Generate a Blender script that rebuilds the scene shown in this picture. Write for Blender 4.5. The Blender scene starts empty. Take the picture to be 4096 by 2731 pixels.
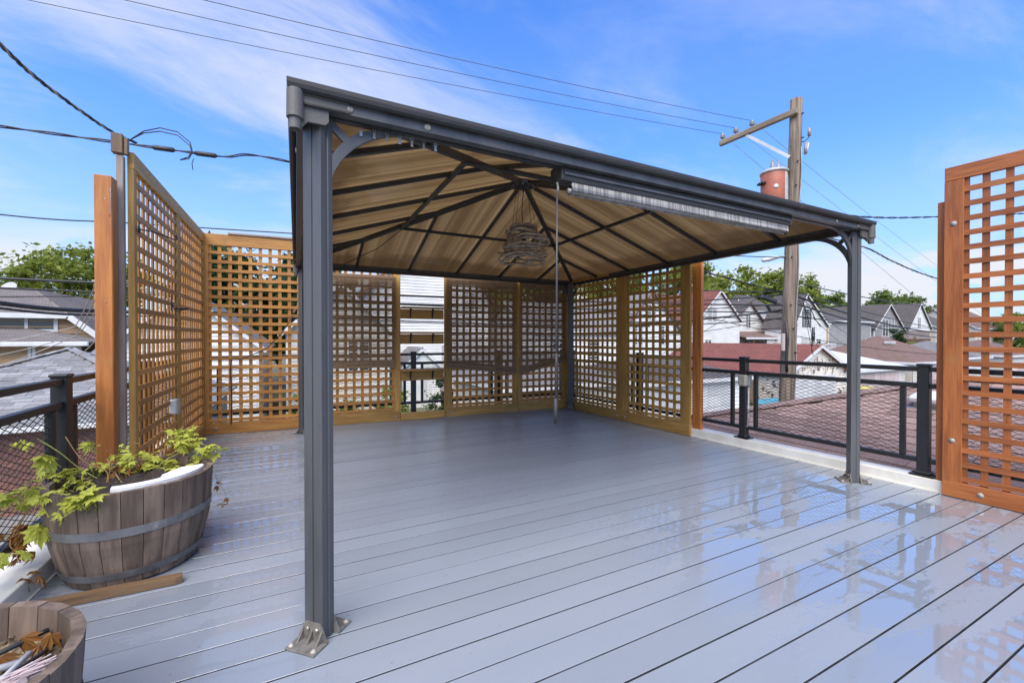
import bpy, bmesh, math, random
from mathutils import Vector, Matrix
random.seed(7)
R = math.radians
S = bpy.context.scene
COL = S.collection

# ------------------------------------------------------------------ camera
YAW, PITCH, CAMH, FPX = R(26.97), R(-0.5), 1.18, 1700.0
cd = bpy.data.cameras.new('camera'); cam = bpy.data.objects.new('camera', cd); COL.objects.link(cam)
cd.sensor_width = 36.0; cd.lens = FPX / 4096 * 36.0; cd.clip_start = 0.05; cd.clip_end = 2000
cam.location = (0, 0, CAMH); cam.rotation_euler = (R(90) + PITCH, 0, -YAW)
S.camera = cam

# ------------------------------------------------------------------ sky, sun, exposure
SUN_EL, SUN_AZ = R(52), R(215)          # azimuth measured clockwise from +Y
w = bpy.data.worlds.new('World'); S.world = w; w.use_nodes = True
nt = w.node_tree; nt.nodes.clear()
def N(nt, t, **k):
    n = nt.nodes.new(t)
    for a, b in k.items(): setattr(n, a, b)
    return n
def L(nt, a, b): nt.links.new(a, b)
def M(nt, op, a, b=None, c=None, clamp=False):
    n = nt.nodes.new('ShaderNodeMath'); n.operation = op; n.use_clamp = clamp
    for i, v in enumerate((a, b, c)):
        if v is None: continue
        if isinstance(v, (int, float)): n.inputs[i].default_value = v
        else: nt.links.new(v, n.inputs[i])
    return n.outputs[0]
def MIX(nt, f, a, b, bt='MIX'):
    n = nt.nodes.new('ShaderNodeMix'); n.data_type = 'RGBA'; n.blend_type = bt
    for s, v in ((n.inputs[0], f), (n.inputs[6], a), (n.inputs[7], b)):
        if isinstance(v, (int, float)): s.default_value = v
        elif isinstance(v, tuple): s.default_value = v if len(v) == 4 else (*v, 1)
        else: nt.links.new(v, s)
    return n.outputs[2]
def RAMP(nt, f, stops, interp='EASE'):
    n = nt.nodes.new('ShaderNodeValToRGB'); n.color_ramp.interpolation = interp
    e = n.color_ramp.elements
    while len(e) < len(stops): e.new(0.5)
    for q, (p, c) in zip(e, stops):
        q.position = p; q.color = (c, c, c, 1) if isinstance(c, (int, float)) else (*c, 1)
    nt.links.new(f, n.inputs[0]); return n.outputs[0]
def NOISE(nt, vec, scale, detail=4, rough=0.55, dist=0.0):
    n = nt.nodes.new('ShaderNodeTexNoise'); n.inputs['Scale'].default_value = scale
    n.inputs['Detail'].default_value = detail; n.inputs['Roughness'].default_value = rough
    n.inputs['Distortion'].default_value = dist
    if vec is not None: nt.links.new(vec, n.inputs['Vector'])
    return n.outputs['Fac']
def MAP(nt, vec, sc=(1, 1, 1), loc=(0, 0, 0), rot=(0, 0, 0)):
    n = nt.nodes.new('ShaderNodeMapping')
    n.inputs['Scale'].default_value = sc; n.inputs['Location'].default_value = loc; n.inputs['Rotation'].default_value = rot
    nt.links.new(vec, n.inputs['Vector']); return n.outputs[0]

sky = N(nt, 'ShaderNodeTexSky', sky_type='NISHITA', sun_disc=False)
sky.sun_elevation = SUN_EL; sky.sun_rotation = SUN_AZ; sky.air_density = 1.0; sky.dust_density = 0.6; sky.ozone_density = 3.0
tc = N(nt, 'ShaderNodeTexCoord'); sep = N(nt, 'ShaderNodeSeparateXYZ'); L(nt, tc.outputs['Generated'], sep.inputs[0])
zc = M(nt, 'MAXIMUM', sep.outputs[2], 0.0)
hs = N(nt, 'ShaderNodeHueSaturation'); hs.inputs['Saturation'].default_value = 1.3; hs.inputs['Hue'].default_value = 0.494
hs.inputs['Value'].default_value = 1.0; L(nt, sky.outputs[0], hs.inputs['Color'])
SKX, SKY_, SKX2, SKY2, SKX3 = 1.3, 7.4, 6.1, 0.3, 1.35
# thin high cloud: noise on a plane overhead
den = M(nt, 'ADD', zc, 0.22)
cx = M(nt, 'DIVIDE', sep.outputs[0], den); cy = M(nt, 'DIVIDE', sep.outputs[1], den)
cmb = N(nt, 'ShaderNodeCombineXYZ'); L(nt, cx, cmb.inputs[0]); L(nt, cy, cmb.inputs[1])
v1 = MAP(nt, cmb.outputs[0], (0.9, 2.0, 1), (SKX, SKY_, 0), (0, 0, R(24)))
n1 = NOISE(nt, v1, 0.8, 9, 0.63, 0.6)
v2 = MAP(nt, cmb.outputs[0], (0.5, 0.5, 1), (SKX2, SKY2, 0))
n2 = NOISE(nt, v2, 0.9, 2, 0.5)
cir = M(nt, 'MULTIPLY', RAMP(nt, n1, ((0.40, 0.0), (0.70, 1.0))), RAMP(nt, n2, ((0.36, 0.30), (0.62, 1.0))))
cir = M(nt, 'MULTIPLY', cir, 0.78)
# cumulus low over the roofs
v3 = MAP(nt, tc.outputs['Generated'], (1, 1, 2.0), (SKX3, 0.2, 0.03))
n3 = NOISE(nt, v3, 6.5, 7, 0.52, 0.1)
band = RAMP(nt, zc, ((0.0, 1.0), (0.11, 1.0), (0.20, 0.0)))
cum = M(nt, 'MULTIPLY', RAMP(nt, n3, ((0.47, 0.0), (0.55, 1.0))), band)
haze = RAMP(nt, zc, ((0.0, 0.85), (0.14, 0.62), (0.40, 0.24), (0.85, 0.0)))
CL = (2.45, 2.5, 2.68)
tint = MIX(nt, 1.0, hs.outputs[0], (0.28, 0.61, 1.02), 'MULTIPLY')
c0 = MIX(nt, haze, tint, (1.75, 2.2, 2.8))
c1 = MIX(nt, cir, c0, CL)
c2 = MIX(nt, M(nt, 'MULTIPLY', cum, 0.92), c1, CL)
bg = N(nt, 'ShaderNodeBackground'); L(nt, c2, bg.inputs[0]); bg.inputs[1].default_value = 0.125
wo = N(nt, 'ShaderNodeOutputWorld'); L(nt, bg.outputs[0], wo.inputs[0])

sd = bpy.data.lights.new('sun', 'SUN'); sun = bpy.data.objects.new('sun', sd); COL.objects.link(sun)
sd.energy = 2.0; sd.angle = R(60); sd.color = (1.0, 0.90, 0.74)
sdir = Vector((math.sin(SUN_AZ) * math.cos(SUN_EL), math.cos(SUN_AZ) * math.cos(SUN_EL), math.sin(SUN_EL)))
sun.rotation_euler = sdir.to_track_quat('Z', 'Y').to_euler()
sun.location = (0, 0, 30)
S.view_settings.view_transform = 'Standard'; S.view_settings.look = 'None'
S.view_settings.exposure = 1.5; S.view_settings.gamma = 1.0; S.view_settings.use_curve_mapping = False
S.cycles.max_bounces = 8; S.cycles.transparent_max_bounces = 12

# ------------------------------------------------------------------ helpers
_fw = Vector((math.sin(YAW) * math.cos(PITCH), math.cos(YAW) * math.cos(PITCH), math.sin(PITCH)))
_rt = Vector((math.cos(YAW), -math.sin(YAW), 0)); _up = _rt.cross(_fw)
def at(px, py, dep):
    """world point at a bearing measured in the photograph and an estimated distance"""
    return Vector((0, 0, CAMH)) + (_fw + _rt * ((px - 2048) / FPX) - _up * ((py - 1365.5) / FPX)) * dep

def link(o, parent=None):
    COL.objects.link(o)
    if parent is not None: o.parent = parent
    return o
def tag(o, label=None, cat=None, group=None, kind=None):
    if label: o['label'] = label
    if cat: o['category'] = cat
    if group: o['group'] = group
    if kind: o['kind'] = kind
    return o
def thing(name, label, cat, loc=(0, 0, 0), rz=0, group=None):
    o = bpy.data.objects.new(name, None); o.empty_display_size = 0.1; COL.objects.link(o)
    o.location = loc; o.rotation_euler = (0, 0, rz)
    return tag(o, label, cat, group)
def meshobj(name, verts, faces, m, parent=None, smooth=False, loc=None):
    me = bpy.data.meshes.new(name); me.from_pydata([tuple(v) for v in verts], [], faces)
    if m: me.materials.append(m)
    if smooth: me.polygons.foreach_set('use_smooth', [True] * len(me.polygons))
    me.update()
    o = bpy.data.objects.new(name, me); link(o, parent)
    if loc is not None: o.location = loc
    return o
_bc = {}
def boxmesh(dims, m, bev=0.0):
    k = (round(dims[0], 4), round(dims[1], 4), round(dims[2], 4), m.name, bev)
    if k in _bc: return _bc[k]
    bm = bmesh.new(); bmesh.ops.create_cube(bm, size=1.0)
    for v in bm.verts: v.co = Vector((v.co.x * dims[0], v.co.y * dims[1], v.co.z * dims[2]))
    if bev: bmesh.ops.bevel(bm, geom=bm.edges[:], offset=bev, segments=1, affect='EDGES')
    me = bpy.data.meshes.new('piece'); bm.to_mesh(me); bm.free(); me.materials.append(m)
    _bc[k] = me; return me
def box(name, parent, c, dims, m, rz=0.0, bev=0.0, rot=None):
    if isinstance(m, dict):
        ax = max(range(3), key=lambda i: dims[i]); m = m['xyz'[ax]]
    o = bpy.data.objects.new(name, boxmesh(dims, m, bev)); link(o, parent)
    o.location = c; o.rotation_euler = rot if rot else (0, 0, rz)
    return o
def bar(name, parent, p0, p1, wdt, hgt, m, bev=0.0):
    """square bar between two points, local X along it"""
    p0, p1 = Vector(p0), Vector(p1); d = p1 - p0
    mm = m['x'] if isinstance(m, dict) else m
    o = bpy.data.objects.new(name, boxmesh((d.length, wdt, hgt), mm, bev)); link(o, parent)
    o.location = (p0 + p1) / 2
    x = d.normalized(); y = Vector((0, 0, 1)).cross(x)
    y = y.normalized() if y.length > 1e-4 else Vector((0, 1, 0)); z = x.cross(y)
    o.rotation_euler = Matrix((x, y, z)).transposed().to_euler(); return o
def tube_data(pts, r, n=8, cap=True):
    pts = [Vector(p) for p in pts]; V = []; F = []
    rr = r if isinstance(r, (list, tuple)) else [r] * len(pts)
    pn = None
    for i, p in enumerate(pts):
        d = (pts[min(i + 1, len(pts) - 1)] - pts[max(i - 1, 0)]).normalized()
        if pn is None:
            a = Vector((0, 0, 1)) if abs(d.z) < 0.9 else Vector((1, 0, 0)); pn = d.cross(a).normalized()
        pn = (pn - d * pn.dot(d)).normalized(); b = d.cross(pn)
        for k in range(n):
            t = 2 * math.pi * k / n; V.append(p + (pn * math.cos(t) + b * math.sin(t)) * rr[i])
    for i in range(len(pts) - 1):
        for k in range(n):
            F.append((i * n + k, i * n + (k + 1) % n, (i + 1) * n + (k + 1) % n, (i + 1) * n + k))
    if cap:
        F.append(tuple(range(n - 1, -1, -1))); F.append(tuple((len(pts) - 1) * n + k for k in range(n)))
    return V, F
def tube(name, parent, pts, r, m, n=8):
    V, F = tube_data(pts, r, n); return meshobj(name, V, F, m, parent, True)
def joined(name, parent, items, m, smooth=False):
    V = []; F = []
    for v, f in items:
        b = len(V); V += list(v); F += [tuple(i + b for i in q) for q in f]
    return meshobj(name, V, F, m, parent, smooth)
def boxdata(c, d, rot=None):
    V = []
    for sx in (-.5, .5):
        for sy in (-.5, .5):
            for sz in (-.5, .5):
                p = Vector((sx * d[0], sy * d[1], sz * d[2]))
                if rot is not None: p = rot @ p
                V.append(p + Vector(c))
    return V, [(0, 1, 3, 2), (4, 6, 7, 5), (0, 4, 5, 1), (2, 3, 7, 6), (0, 2, 6, 4), (1, 5, 7, 3)]
def lathe(name, parent, prof, m, n=20, loc=None, smooth=True):
    V = []; F = []
    for r, z in prof:
        for k in range(n):
            t = 2 * math.pi * k / n; V.append((r * math.cos(t), r * math.sin(t), z))
    for i in range(len(prof) - 1):
        for k in range(n):
            F.append((i * n + k, i * n + (k + 1) % n, (i + 1) * n + (k + 1) % n, (i + 1) * n + k))
    F.append(tuple(range(n - 1, -1, -1))); F.append(tuple((len(prof) - 1) * n + k for k in range(n)))
    return meshobj(name, V, F, m, parent, smooth, loc)
def prism(name, parent, poly, m, axis, a, b, smooth=False):
    """extrude a 2D polygon along an axis ('x','y','z') from a to b"""
    n = len(poly); V = []
    for q in (a, b):
        for (s, t) in poly: V.append({'x': (q, s, t), 'y': (s, q, t), 'z': (s, t, q)}[axis])
    F = [tuple(range(n - 1, -1, -1)), tuple(range(n, 2 * n))] + [(i, (i + 1) % n, n + (i + 1) % n, n + i) for i in range(n)]
    o = meshobj(name, V, F, m, parent, smooth)
    bm = bmesh.new(); bm.from_mesh(o.data); bmesh.ops.recalc_face_normals(bm, faces=bm.faces); bm.to_mesh(o.data); bm.free()
    return o

# ------------------------------------------------------------------ materials
def newmat(name):
    m = bpy.data.materials.new(name); m.use_nodes = True; t = m.node_tree
    b = t.nodes['Principled BSDF']; return m, t, b
def pm(name, c1, c2=None, scale=6.0, stretch=(1, 1, 1), rough=0.6, rvar=0.1, bump=0.15, bscale=None, metal=0.0,
       rand=0.12, spec=0.5, detail=5, contrast=(0.35, 0.65), c3=None, c3r=(0.6, 0.75), c3scale=3.0):
    m, t, b = newmat(name)
    c2 = c2 or tuple(x * 0.75 for x in c1)
    tc = N(t, 'ShaderNodeTexCoord'); oi = N(t, 'ShaderNodeObjectInfo')
    off = N(t, 'ShaderNodeVectorMath', operation='SCALE'); off.inputs[0].default_value = (13.1, 7.7, 5.3); L(t, oi.outputs['Random'], off.inputs['Scale'])
    ad = N(t, 'ShaderNodeVectorMath', operation='ADD'); L(t, tc.outputs['Object'], ad.inputs[0]); L(t, off.outputs[0], ad.inputs[1])
    v = MAP(t, ad.outputs[0], stretch)
    f = NOISE(t, v, scale, detail, 0.6)
    col = MIX(t, RAMP(t, f, ((contrast[0], 0.0), (contrast[1], 1.0))), c2, c1)
    if c3:
        f3 = NOISE(t, ad.outputs[0], c3scale, 5, 0.65)
        col = MIX(t, RAMP(t, f3, ((c3r[0], 0.0), (c3r[1], 1.0))), col, c3)
    hv = N(t, 'ShaderNodeHueSaturation'); L(t, col, hv.inputs['Color'])
    L(t, M(t, 'MULTIPLY_ADD', oi.outputs['Random'], 2 * rand, 1 - rand), hv.inputs['Value'])
    L(t, hv.outputs[0], b.inputs['Base Color'])
    L(t, M(t, 'MULTIPLY_ADD', f, rvar * 2, rough - rvar, True), b.inputs['Roughness'])
    b.inputs['Metallic'].default_value = metal; b.inputs['Specular IOR Level'].default_value = spec
    if bump:
        fb = NOISE(t, v, bscale or scale * 3, 4, 0.6)
        bp = N(t, 'ShaderNodeBump'); bp.inputs['Strength'].default_value = bump; bp.inputs['Distance'].default_value = 0.01
        L(t, fb, bp.inputs['Height']); L(t, bp.outputs[0], b.inputs['Normal'])
    return m
def wood(name, c1, c2, rough=0.6, c3=None, **k):
    st = {'x': (0.09, 1, 1), 'y': (1, 0.09, 1), 'z': (1, 1, 0.09)}
    return {a: pm(name + '_' + a, c1, c2, 26, st[a], rough, 0.1, 0.3, 70, 0, c3=c3, rand=0.2, **k) for a in 'xyz'}

M_orange = wood('stained_cedar_orange', (0.52, 0.245, 0.055), (0.38, 0.160, 0.032), 0.55, c3=(0.27, 0.14, 0.05), c3r=(0.62, 0.85), c3scale=2.2)
M_tan = wood('stained_pine_tan', (0.50, 0.285, 0.075), (0.37, 0.195, 0.045), 0.6, c3=(0.25, 0.17, 0.07), c3r=(0.6, 0.85), c3scale=2.0)
M_rust = wood('stained_cedar_rust', (0.40, 0.125, 0.030), (0.27, 0.078, 0.018), 0.5, c3=(0.30, 0.15, 0.05), c3r=(0.6, 0.85), c3scale=2.5)
M_post = wood('stained_post_orange', (0.50, 0.185, 0.040), (0.36, 0.12, 0.026), 0.5, c3=(0.40, 0.22, 0.05), c3r=(0.55, 0.8), c3scale=1.6)
M_grey = wood('weathered_stud', (0.34, 0.27, 0.22), (0.24, 0.18, 0.14), 0.7)
M_lumber = wood('treated_lumber', (0.20, 0.12, 0.058), (0.125, 0.075, 0.038), 0.55)
M_pole = pm('pole_wood', (0.27, 0.205, 0.15), (0.10, 0.076, 0.056), 22, (1, 1, 0.035), 0.85, 0.08, 0.8, 22, rand=0.0, c3=(0.14, 0.09, 0.06), c3r=(0.62, 0.78), c3scale=2)
M_arm = pm('crossarm_wood', (0.30, 0.24, 0.17), (0.2, 0.15, 0.1), 8, (0.2, 1, 1), 0.85)
M_gaz = pm('gazebo_metal', (0.098, 0.098, 0.098), (0.066, 0.067, 0.069), 9, (1, 1, 0.10), 0.42, 0.1, 0.03, 60, rand=0.03, c3=(0.045, 0.047, 0.05), c3r=(0.68, 0.76), c3scale=26)
M_gazdark = pm('gutter_metal', (0.040, 0.039, 0.038), (0.03, 0.03, 0.03), 6, (1, 1, 1), 0.62, 0.12, 0.05, rand=0.03, c3=(0.10, 0.09, 0.075), c3r=(0.6, 0.8), c3scale=9)
M_cap = pm('corner_plastic', (0.13, 0.12, 0.105), (0.10, 0.094, 0.084), 7, rough=0.55, rand=0.02)
M_frame = pm('rafter_metal', (0.040, 0.041, 0.042), (0.032, 0.032, 0.032), 5, rough=0.45, rand=0.04, bump=0.03)
M_rail = pm('rail_paint', (0.022, 0.021, 0.020), (0.016, 0.016, 0.015), 6, rough=0.42, rand=0.05, bump=0.05, c3=(0.05, 0.045, 0.04), c3r=(0.66, 0.8), c3scale=8)
M_steel = pm('foot_bracket_metal', (0.19, 0.178, 0.155), (0.11, 0.10, 0.086), 18, rough=0.65, metal=0.1, rand=0.03, c3=(0.16, 0.14, 0.11), c3r=(0.55, 0.75), c3scale=30)
M_bolt = pm('bolt_metal', (0.62, 0.58, 0.5), (0.4, 0.33, 0.24), 60, rough=0.35, metal=0.7)
M_washer = pm('washer_metal', (0.42, 0.39, 0.34), (0.28, 0.24, 0.19), 60, rough=0.45, metal=0.1)
M_curb = pm('curb_paint', (0.86, 0.82, 0.72), (0.76, 0.71, 0.60), 5, rough=0.45, rand=0.02, bump=0.06, c3=(0.22, 0.18, 0.13), c3r=(0.70, 0.74), c3scale=16)
M_soil = pm('potting_soil', (0.055, 0.038, 0.026), (0.03, 0.02, 0.014), 40, rough=0.9, bump=1.0, bscale=60, c3=(0.6, 0.57, 0.5), c3r=(0.66, 0.69), c3scale=95)
M_drysoil = pm('dry_mulch', (0.30, 0.22, 0.12), (0.07, 0.045, 0.03), 24, rough=0.9, bump=1.0, bscale=50, c3=(0.45, 0.36, 0.22), c3r=(0.6, 0.68), c3scale=40)
M_stave = pm('barrel_oak', (0.215, 0.155, 0.112), (0.095, 0.066, 0.047), 9, (1.5, 1.5, 0.18), 0.7, 0.1, 0.5, 26, rand=0.22, c3=(0.40, 0.30, 0.21), c3r=(0.66, 0.76), c3scale=7)
M_hoop = pm('hoop_steel', (0.21, 0.205, 0.20), (0.14, 0.135, 0.13), 9, rough=0.6, metal=0.25, bump=0.1, rand=0.05, c3=(0.33, 0.31, 0.28), c3r=(0.55, 0.7), c3scale=11)
M_foam = pm('white_foam', (0.82, 0.80, 0.77), (0.74, 0.72, 0.69), 12, rough=0.8, bump=0.2, rand=0)
M_cable = pm('cable_sheath', (0.018, 0.018, 0.02), (0.03, 0.03, 0.032), 20, rough=0.5, rand=0.2, bump=0)
M_palewire = pm('pale_wire', (0.42, 0.40, 0.37), (0.3, 0.28, 0.26), 9, rough=0.6, bump=0)
M_thin = pm('bare_wire', (0.10, 0.12, 0.17), (0.07, 0.08, 0.12), 9, rough=0.5, bump=0)
M_black = pm('black_iron', (0.02, 0.02, 0.02), (0.03, 0.025, 0.02), 20, rough=0.5)
M_galv = pm('galvanised', (0.42, 0.42, 0.40), (0.30, 0.30, 0.28), 12, rough=0.45, metal=0.5)
M_outlet = pm('outlet_cover', (0.42, 0.38, 0.31), (0.34, 0.31, 0.25), 9, rough=0.3, rand=0)
M_white = pm('white_trim', (0.68, 0.67, 0.64), (0.60, 0.59, 0.56), 3, rough=0.5, bump=0.02, rand=0.03)
M_sidew = pm('white_siding', (0.76, 0.74, 0.69), (0.66, 0.64, 0.59), 0.9, (1, 1, 2.2), 0.55, bump=0.03, rand=0.03)
M_sidec = pm('cream_siding', (0.60, 0.55, 0.46), (0.53, 0.48, 0.40), 0.9, (1, 1, 2), 0.55, bump=0.03, rand=0.03)
M_sideg = pm('grey_siding', (0.34, 0.32, 0.30), (0.29, 0.275, 0.26), 0.9, (1, 1, 2), 0.6, bump=0.03)
M_tanwall = pm('tan_shingle_wall', (0.46, 0.30, 0.16), (0.36, 0.23, 0.12), 4, (1, 1, 3), 0.75, bump=0.2)
M_yellow = pm('ochre_siding', (0.55, 0.36, 0.14), (0.45, 0.29, 0.11), 3, rough=0.7)
M_peel = pm('peeling_paint', (0.72, 0.66, 0.56), (0.62, 0.56, 0.46), 3, (1, 1, 0.5), 0.7, c3=(0.10, 0.08, 0.06), c3r=(0.56, 0.60), c3scale=2.6)
M_door = pm('garage_door_paint', (0.60, 0.59, 0.57), (0.52, 0.51, 0.49), 2, rough=0.5)
M_pinkdoor = pm('pinkish_door_paint', (0.56, 0.45, 0.40), (0.48, 0.38, 0.34), 2, rough=0.55)
M_brown = pm('brown_door_paint', (0.17, 0.115, 0.08), (0.11, 0.075, 0.05), 4, rough=0.6)
M_brownrail = pm('brown_rail', (0.17, 0.09, 0.06), (0.12, 0.06, 0.04), 4, rough=0.7)
M_teal = pm('teal_bin_plastic', (0.10, 0.33, 0.42), (0.08, 0.26, 0.34), 4, rough=0.45)
M_blue = pm('blue_bin_plastic', (0.05, 0.18, 0.45), (0.04, 0.14, 0.36), 4, rough=0.45)
M_binblack = pm('black_bin_plastic', (0.03, 0.03, 0.032), (0.022, 0.022, 0.022), 4, rough=0.5)
M_binyellow = pm('yellow_lid_plastic', (0.55, 0.45, 0.14), (0.47, 0.38, 0.11), 4, rough=0.5)
M_red = pm('transformer_paint', (0.50, 0.145, 0.075), (0.36, 0.12, 0.07), 5, rough=0.5, rand=0, bump=0.03)
M_porc = pm('porcelain', (0.35, 0.33, 0.31), (0.25, 0.22, 0.2), 9, rough=0.25)
M_patch = pm('grey_patch', (0.55, 0.54, 0.52), (0.42, 0.41, 0.4), 9, rough=0.5)
M_awn = pm('awning_fabric', (0.42, 0.40, 0.38), (0.24, 0.225, 0.21), 1, (110, 0.5, 0.5), 0.6, bump=0, rand=0, contrast=(0.45, 0.55), detail=0)
M_wick = pm('driftwood', (0.46, 0.39, 0.32), (0.27, 0.22, 0.175), 22, (1, 1, 1), 0.8, bump=0.4)
M_asph = pm('alley_concrete', (0.36, 0.345, 0.32), (0.26, 0.25, 0.235), 0.6, rough=0.8, bump=0.2, bscale=9, rand=0)
M_conc = pm('pale_concrete', (0.52, 0.50, 0.47), (0.42, 0.41, 0.38), 1.2, rough=0.8, bump=0.2, rand=0)
M_grass = pm('lawn', (0.13, 0.20, 0.035), (0.055, 0.095, 0.02), 3, rough=0.9, bump=0.6, bscale=30, rand=0)
M_dirt = pm('yard_ground', (0.17, 0.145, 0.10), (0.09, 0.10, 0.045), 0.5, rough=0.95, bump=0.5, bscale=6, rand=0)
M_bark = pm('bark', (0.10, 0.075, 0.055), (0.05, 0.036, 0.027), 6, (1, 1, 0.2), 0.9, bump=0.8)
M_twig = pm('dry_vine_stem', (0.36, 0.22, 0.085), (0.22, 0.12, 0.05), 20, rough=0.7)
M_stem = pm('green_vine_stem', (0.28, 0.27, 0.06), (0.2, 0.2, 0.05), 20, rough=0.6)

def leafmat(name, c1, c2, trans=0.45):
    m, t, b = newmat(name); oi = N(t, 'ShaderNodeObjectInfo'); tc = N(t, 'ShaderNodeTexCoord'); geo = N(t, 'ShaderNodeNewGeometry')
    f = NOISE(t, geo.outputs['Position'], 0.9, 4, 0.6)
    rnd = M(t, 'ADD', M(t, 'MULTIPLY', geo.outputs['Random Per Island'], 0.7), M(t, 'MULTIPLY', f, 0.5))
    col = MIX(t, M(t, 'SUBTRACT', rnd, 0.1, None, True), c2, c1)
    L(t, col, b.inputs['Base Color']); b.inputs['Roughness'].default_value = 0.5; b.inputs['Specular IOR Level'].default_value = 0.3
    tr = N(t, 'ShaderNodeBsdfTranslucent'); L(t, col, tr.inputs[0]); mx = N(t, 'ShaderNodeMixShader'); mx.inputs[0].default_value = trans
    L(t, b.outputs[0], mx.inputs[1]); L(t, tr.outputs[0], mx.inputs[2]); L(t, mx.outputs[0], t.nodes['Material Output'].inputs[0])
    return m
M_leafy = leafmat('leaf_yellowgreen', (0.34, 0.37, 0.055), (0.11, 0.16, 0.028))
M_leafd = leafmat('leaf_dark', (0.07, 0.115, 0.028), (0.022, 0.045, 0.012))
M_leafm = leafmat('leaf_mid', (0.21, 0.27, 0.055), (0.07, 0.115, 0.024))
M_hop = leafmat('hop_leaf', (0.60, 0.60, 0.10), (0.33, 0.37, 0.055), 0.35)
M_dead = leafmat('dead_leaf', (0.36, 0.16, 0.04), (0.16, 0.075, 0.025), 0.25)

def deckmat():
    m, t, b = newmat('blue_grey_deck_paint')
    geo = N(t, 'ShaderNodeNewGeometry'); oi = N(t, 'ShaderNodeObjectInfo'); sp = N(t, 'ShaderNodeSeparateXYZ'); L(t, geo.outputs['Position'], sp.inputs[0])
    off = N(t, 'ShaderNodeVectorMath', operation='SCALE'); off.inputs[0].default_value = (3.0, 0.5, 0); L(t, oi.outputs['Random'], off.inputs['Scale'])
    ad = N(t, 'ShaderNodeVectorMath', operation='ADD'); L(t, geo.outputs['Position'], ad.inputs[0]); L(t, off.outputs[0], ad.inputs[1])
    # dry footprint under the roof
    def step(v, a, c):
        n = N(t, 'ShaderNodeMapRange', interpolation_type='SMOOTHSTEP'); L(t, v, n.inputs[0]); n.inputs[1].default_value = a; n.inputs[2].default_value = c; return n.outputs[0]
    front = M(t, 'MULTIPLY', step(sp.outputs[0], 1.3, 2.3), step(sp.outputs[1], 2.5, 1.75))
    strip = M(t, 'MULTIPLY', step(sp.outputs[0], 0.35, -0.15), 0.55)
    zone = M(t, 'MAXIMUM', front, strip)
    big = NOISE(t, MAP(t, ad.outputs[0], (0.7, 1.7, 1)), 1.9, 5, 0.58, 0.5)
    fine = NOISE(t, MAP(t, geo.outputs['Position'], (0.5, 1, 1)), 34, 4, 0.65)
    pud = M(t, 'ADD', big, M(t, 'MULTIPLY', M(t, 'SUBTRACT', fine, 0.5), 0.30))
    wet = M(t, 'MULTIPLY', RAMP(t, pud, ((0.455, 0.0), (0.485, 1.0)), 'LINEAR'), zone)
    tone = NOISE(t, MAP(t, ad.outputs[0], (0.35, 1.3, 1)), 3.0, 5, 0.6)
    speck = RAMP(t, NOISE(t, geo.outputs['Position'], 34, 4, 0.65), ((0.675, 0.0), (0.71, 1.0)))
    base = MIX(t, tone, (0.240, 0.268, 0.306), (0.284, 0.311, 0.346))
    base = MIX(t, M(t, 'MULTIPLY', wet, 0.22), base, (0.195, 0.235, 0.292))
    base = MIX(t, M(t, 'MULTIPLY', speck, 0.55), base, (0.13, 0.12, 0.11))
    hv = N(t, 'ShaderNodeHueSaturation'); L(t, base, hv.inputs['Color']); L(t, M(t, 'MULTIPLY_ADD', oi.outputs['Random'], 0.12, 0.94), hv.inputs['Value'])
    L(t, hv.outputs[0], b.inputs['Base Color'])
    rg = M(t, 'MULTIPLY_ADD', wet, -0.29, M(t, 'ADD', 0.25, M(t, 'MULTIPLY', tone, 0.14)))
    L(t, rg, b.inputs['Roughness']); b.inputs['IOR'].default_value = 1.5
    L(t, wet, b.inputs['Coat Weight']); b.inputs['Coat Roughness'].default_value = 0.012; b.inputs['Coat IOR'].default_value = 1.6
    bp = N(t, 'ShaderNodeBump'); bp.inputs['Strength'].default_value = 0.10; bp.inputs['Distance'].default_value = 0.004
    hgt = M(t, 'MULTIPLY', NOISE(t, MAP(t, ad.outputs[0], (0.25, 1, 1)), 45, 4, 0.6), M(t, 'SUBTRACT', 1.0, M(t, 'MULTIPLY', wet, 0.85)))
    L(t, hgt, bp.inputs['Height']); L(t, bp.outputs[0], b.inputs['Normal'])
    return m
M_deck = deckmat()

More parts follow.
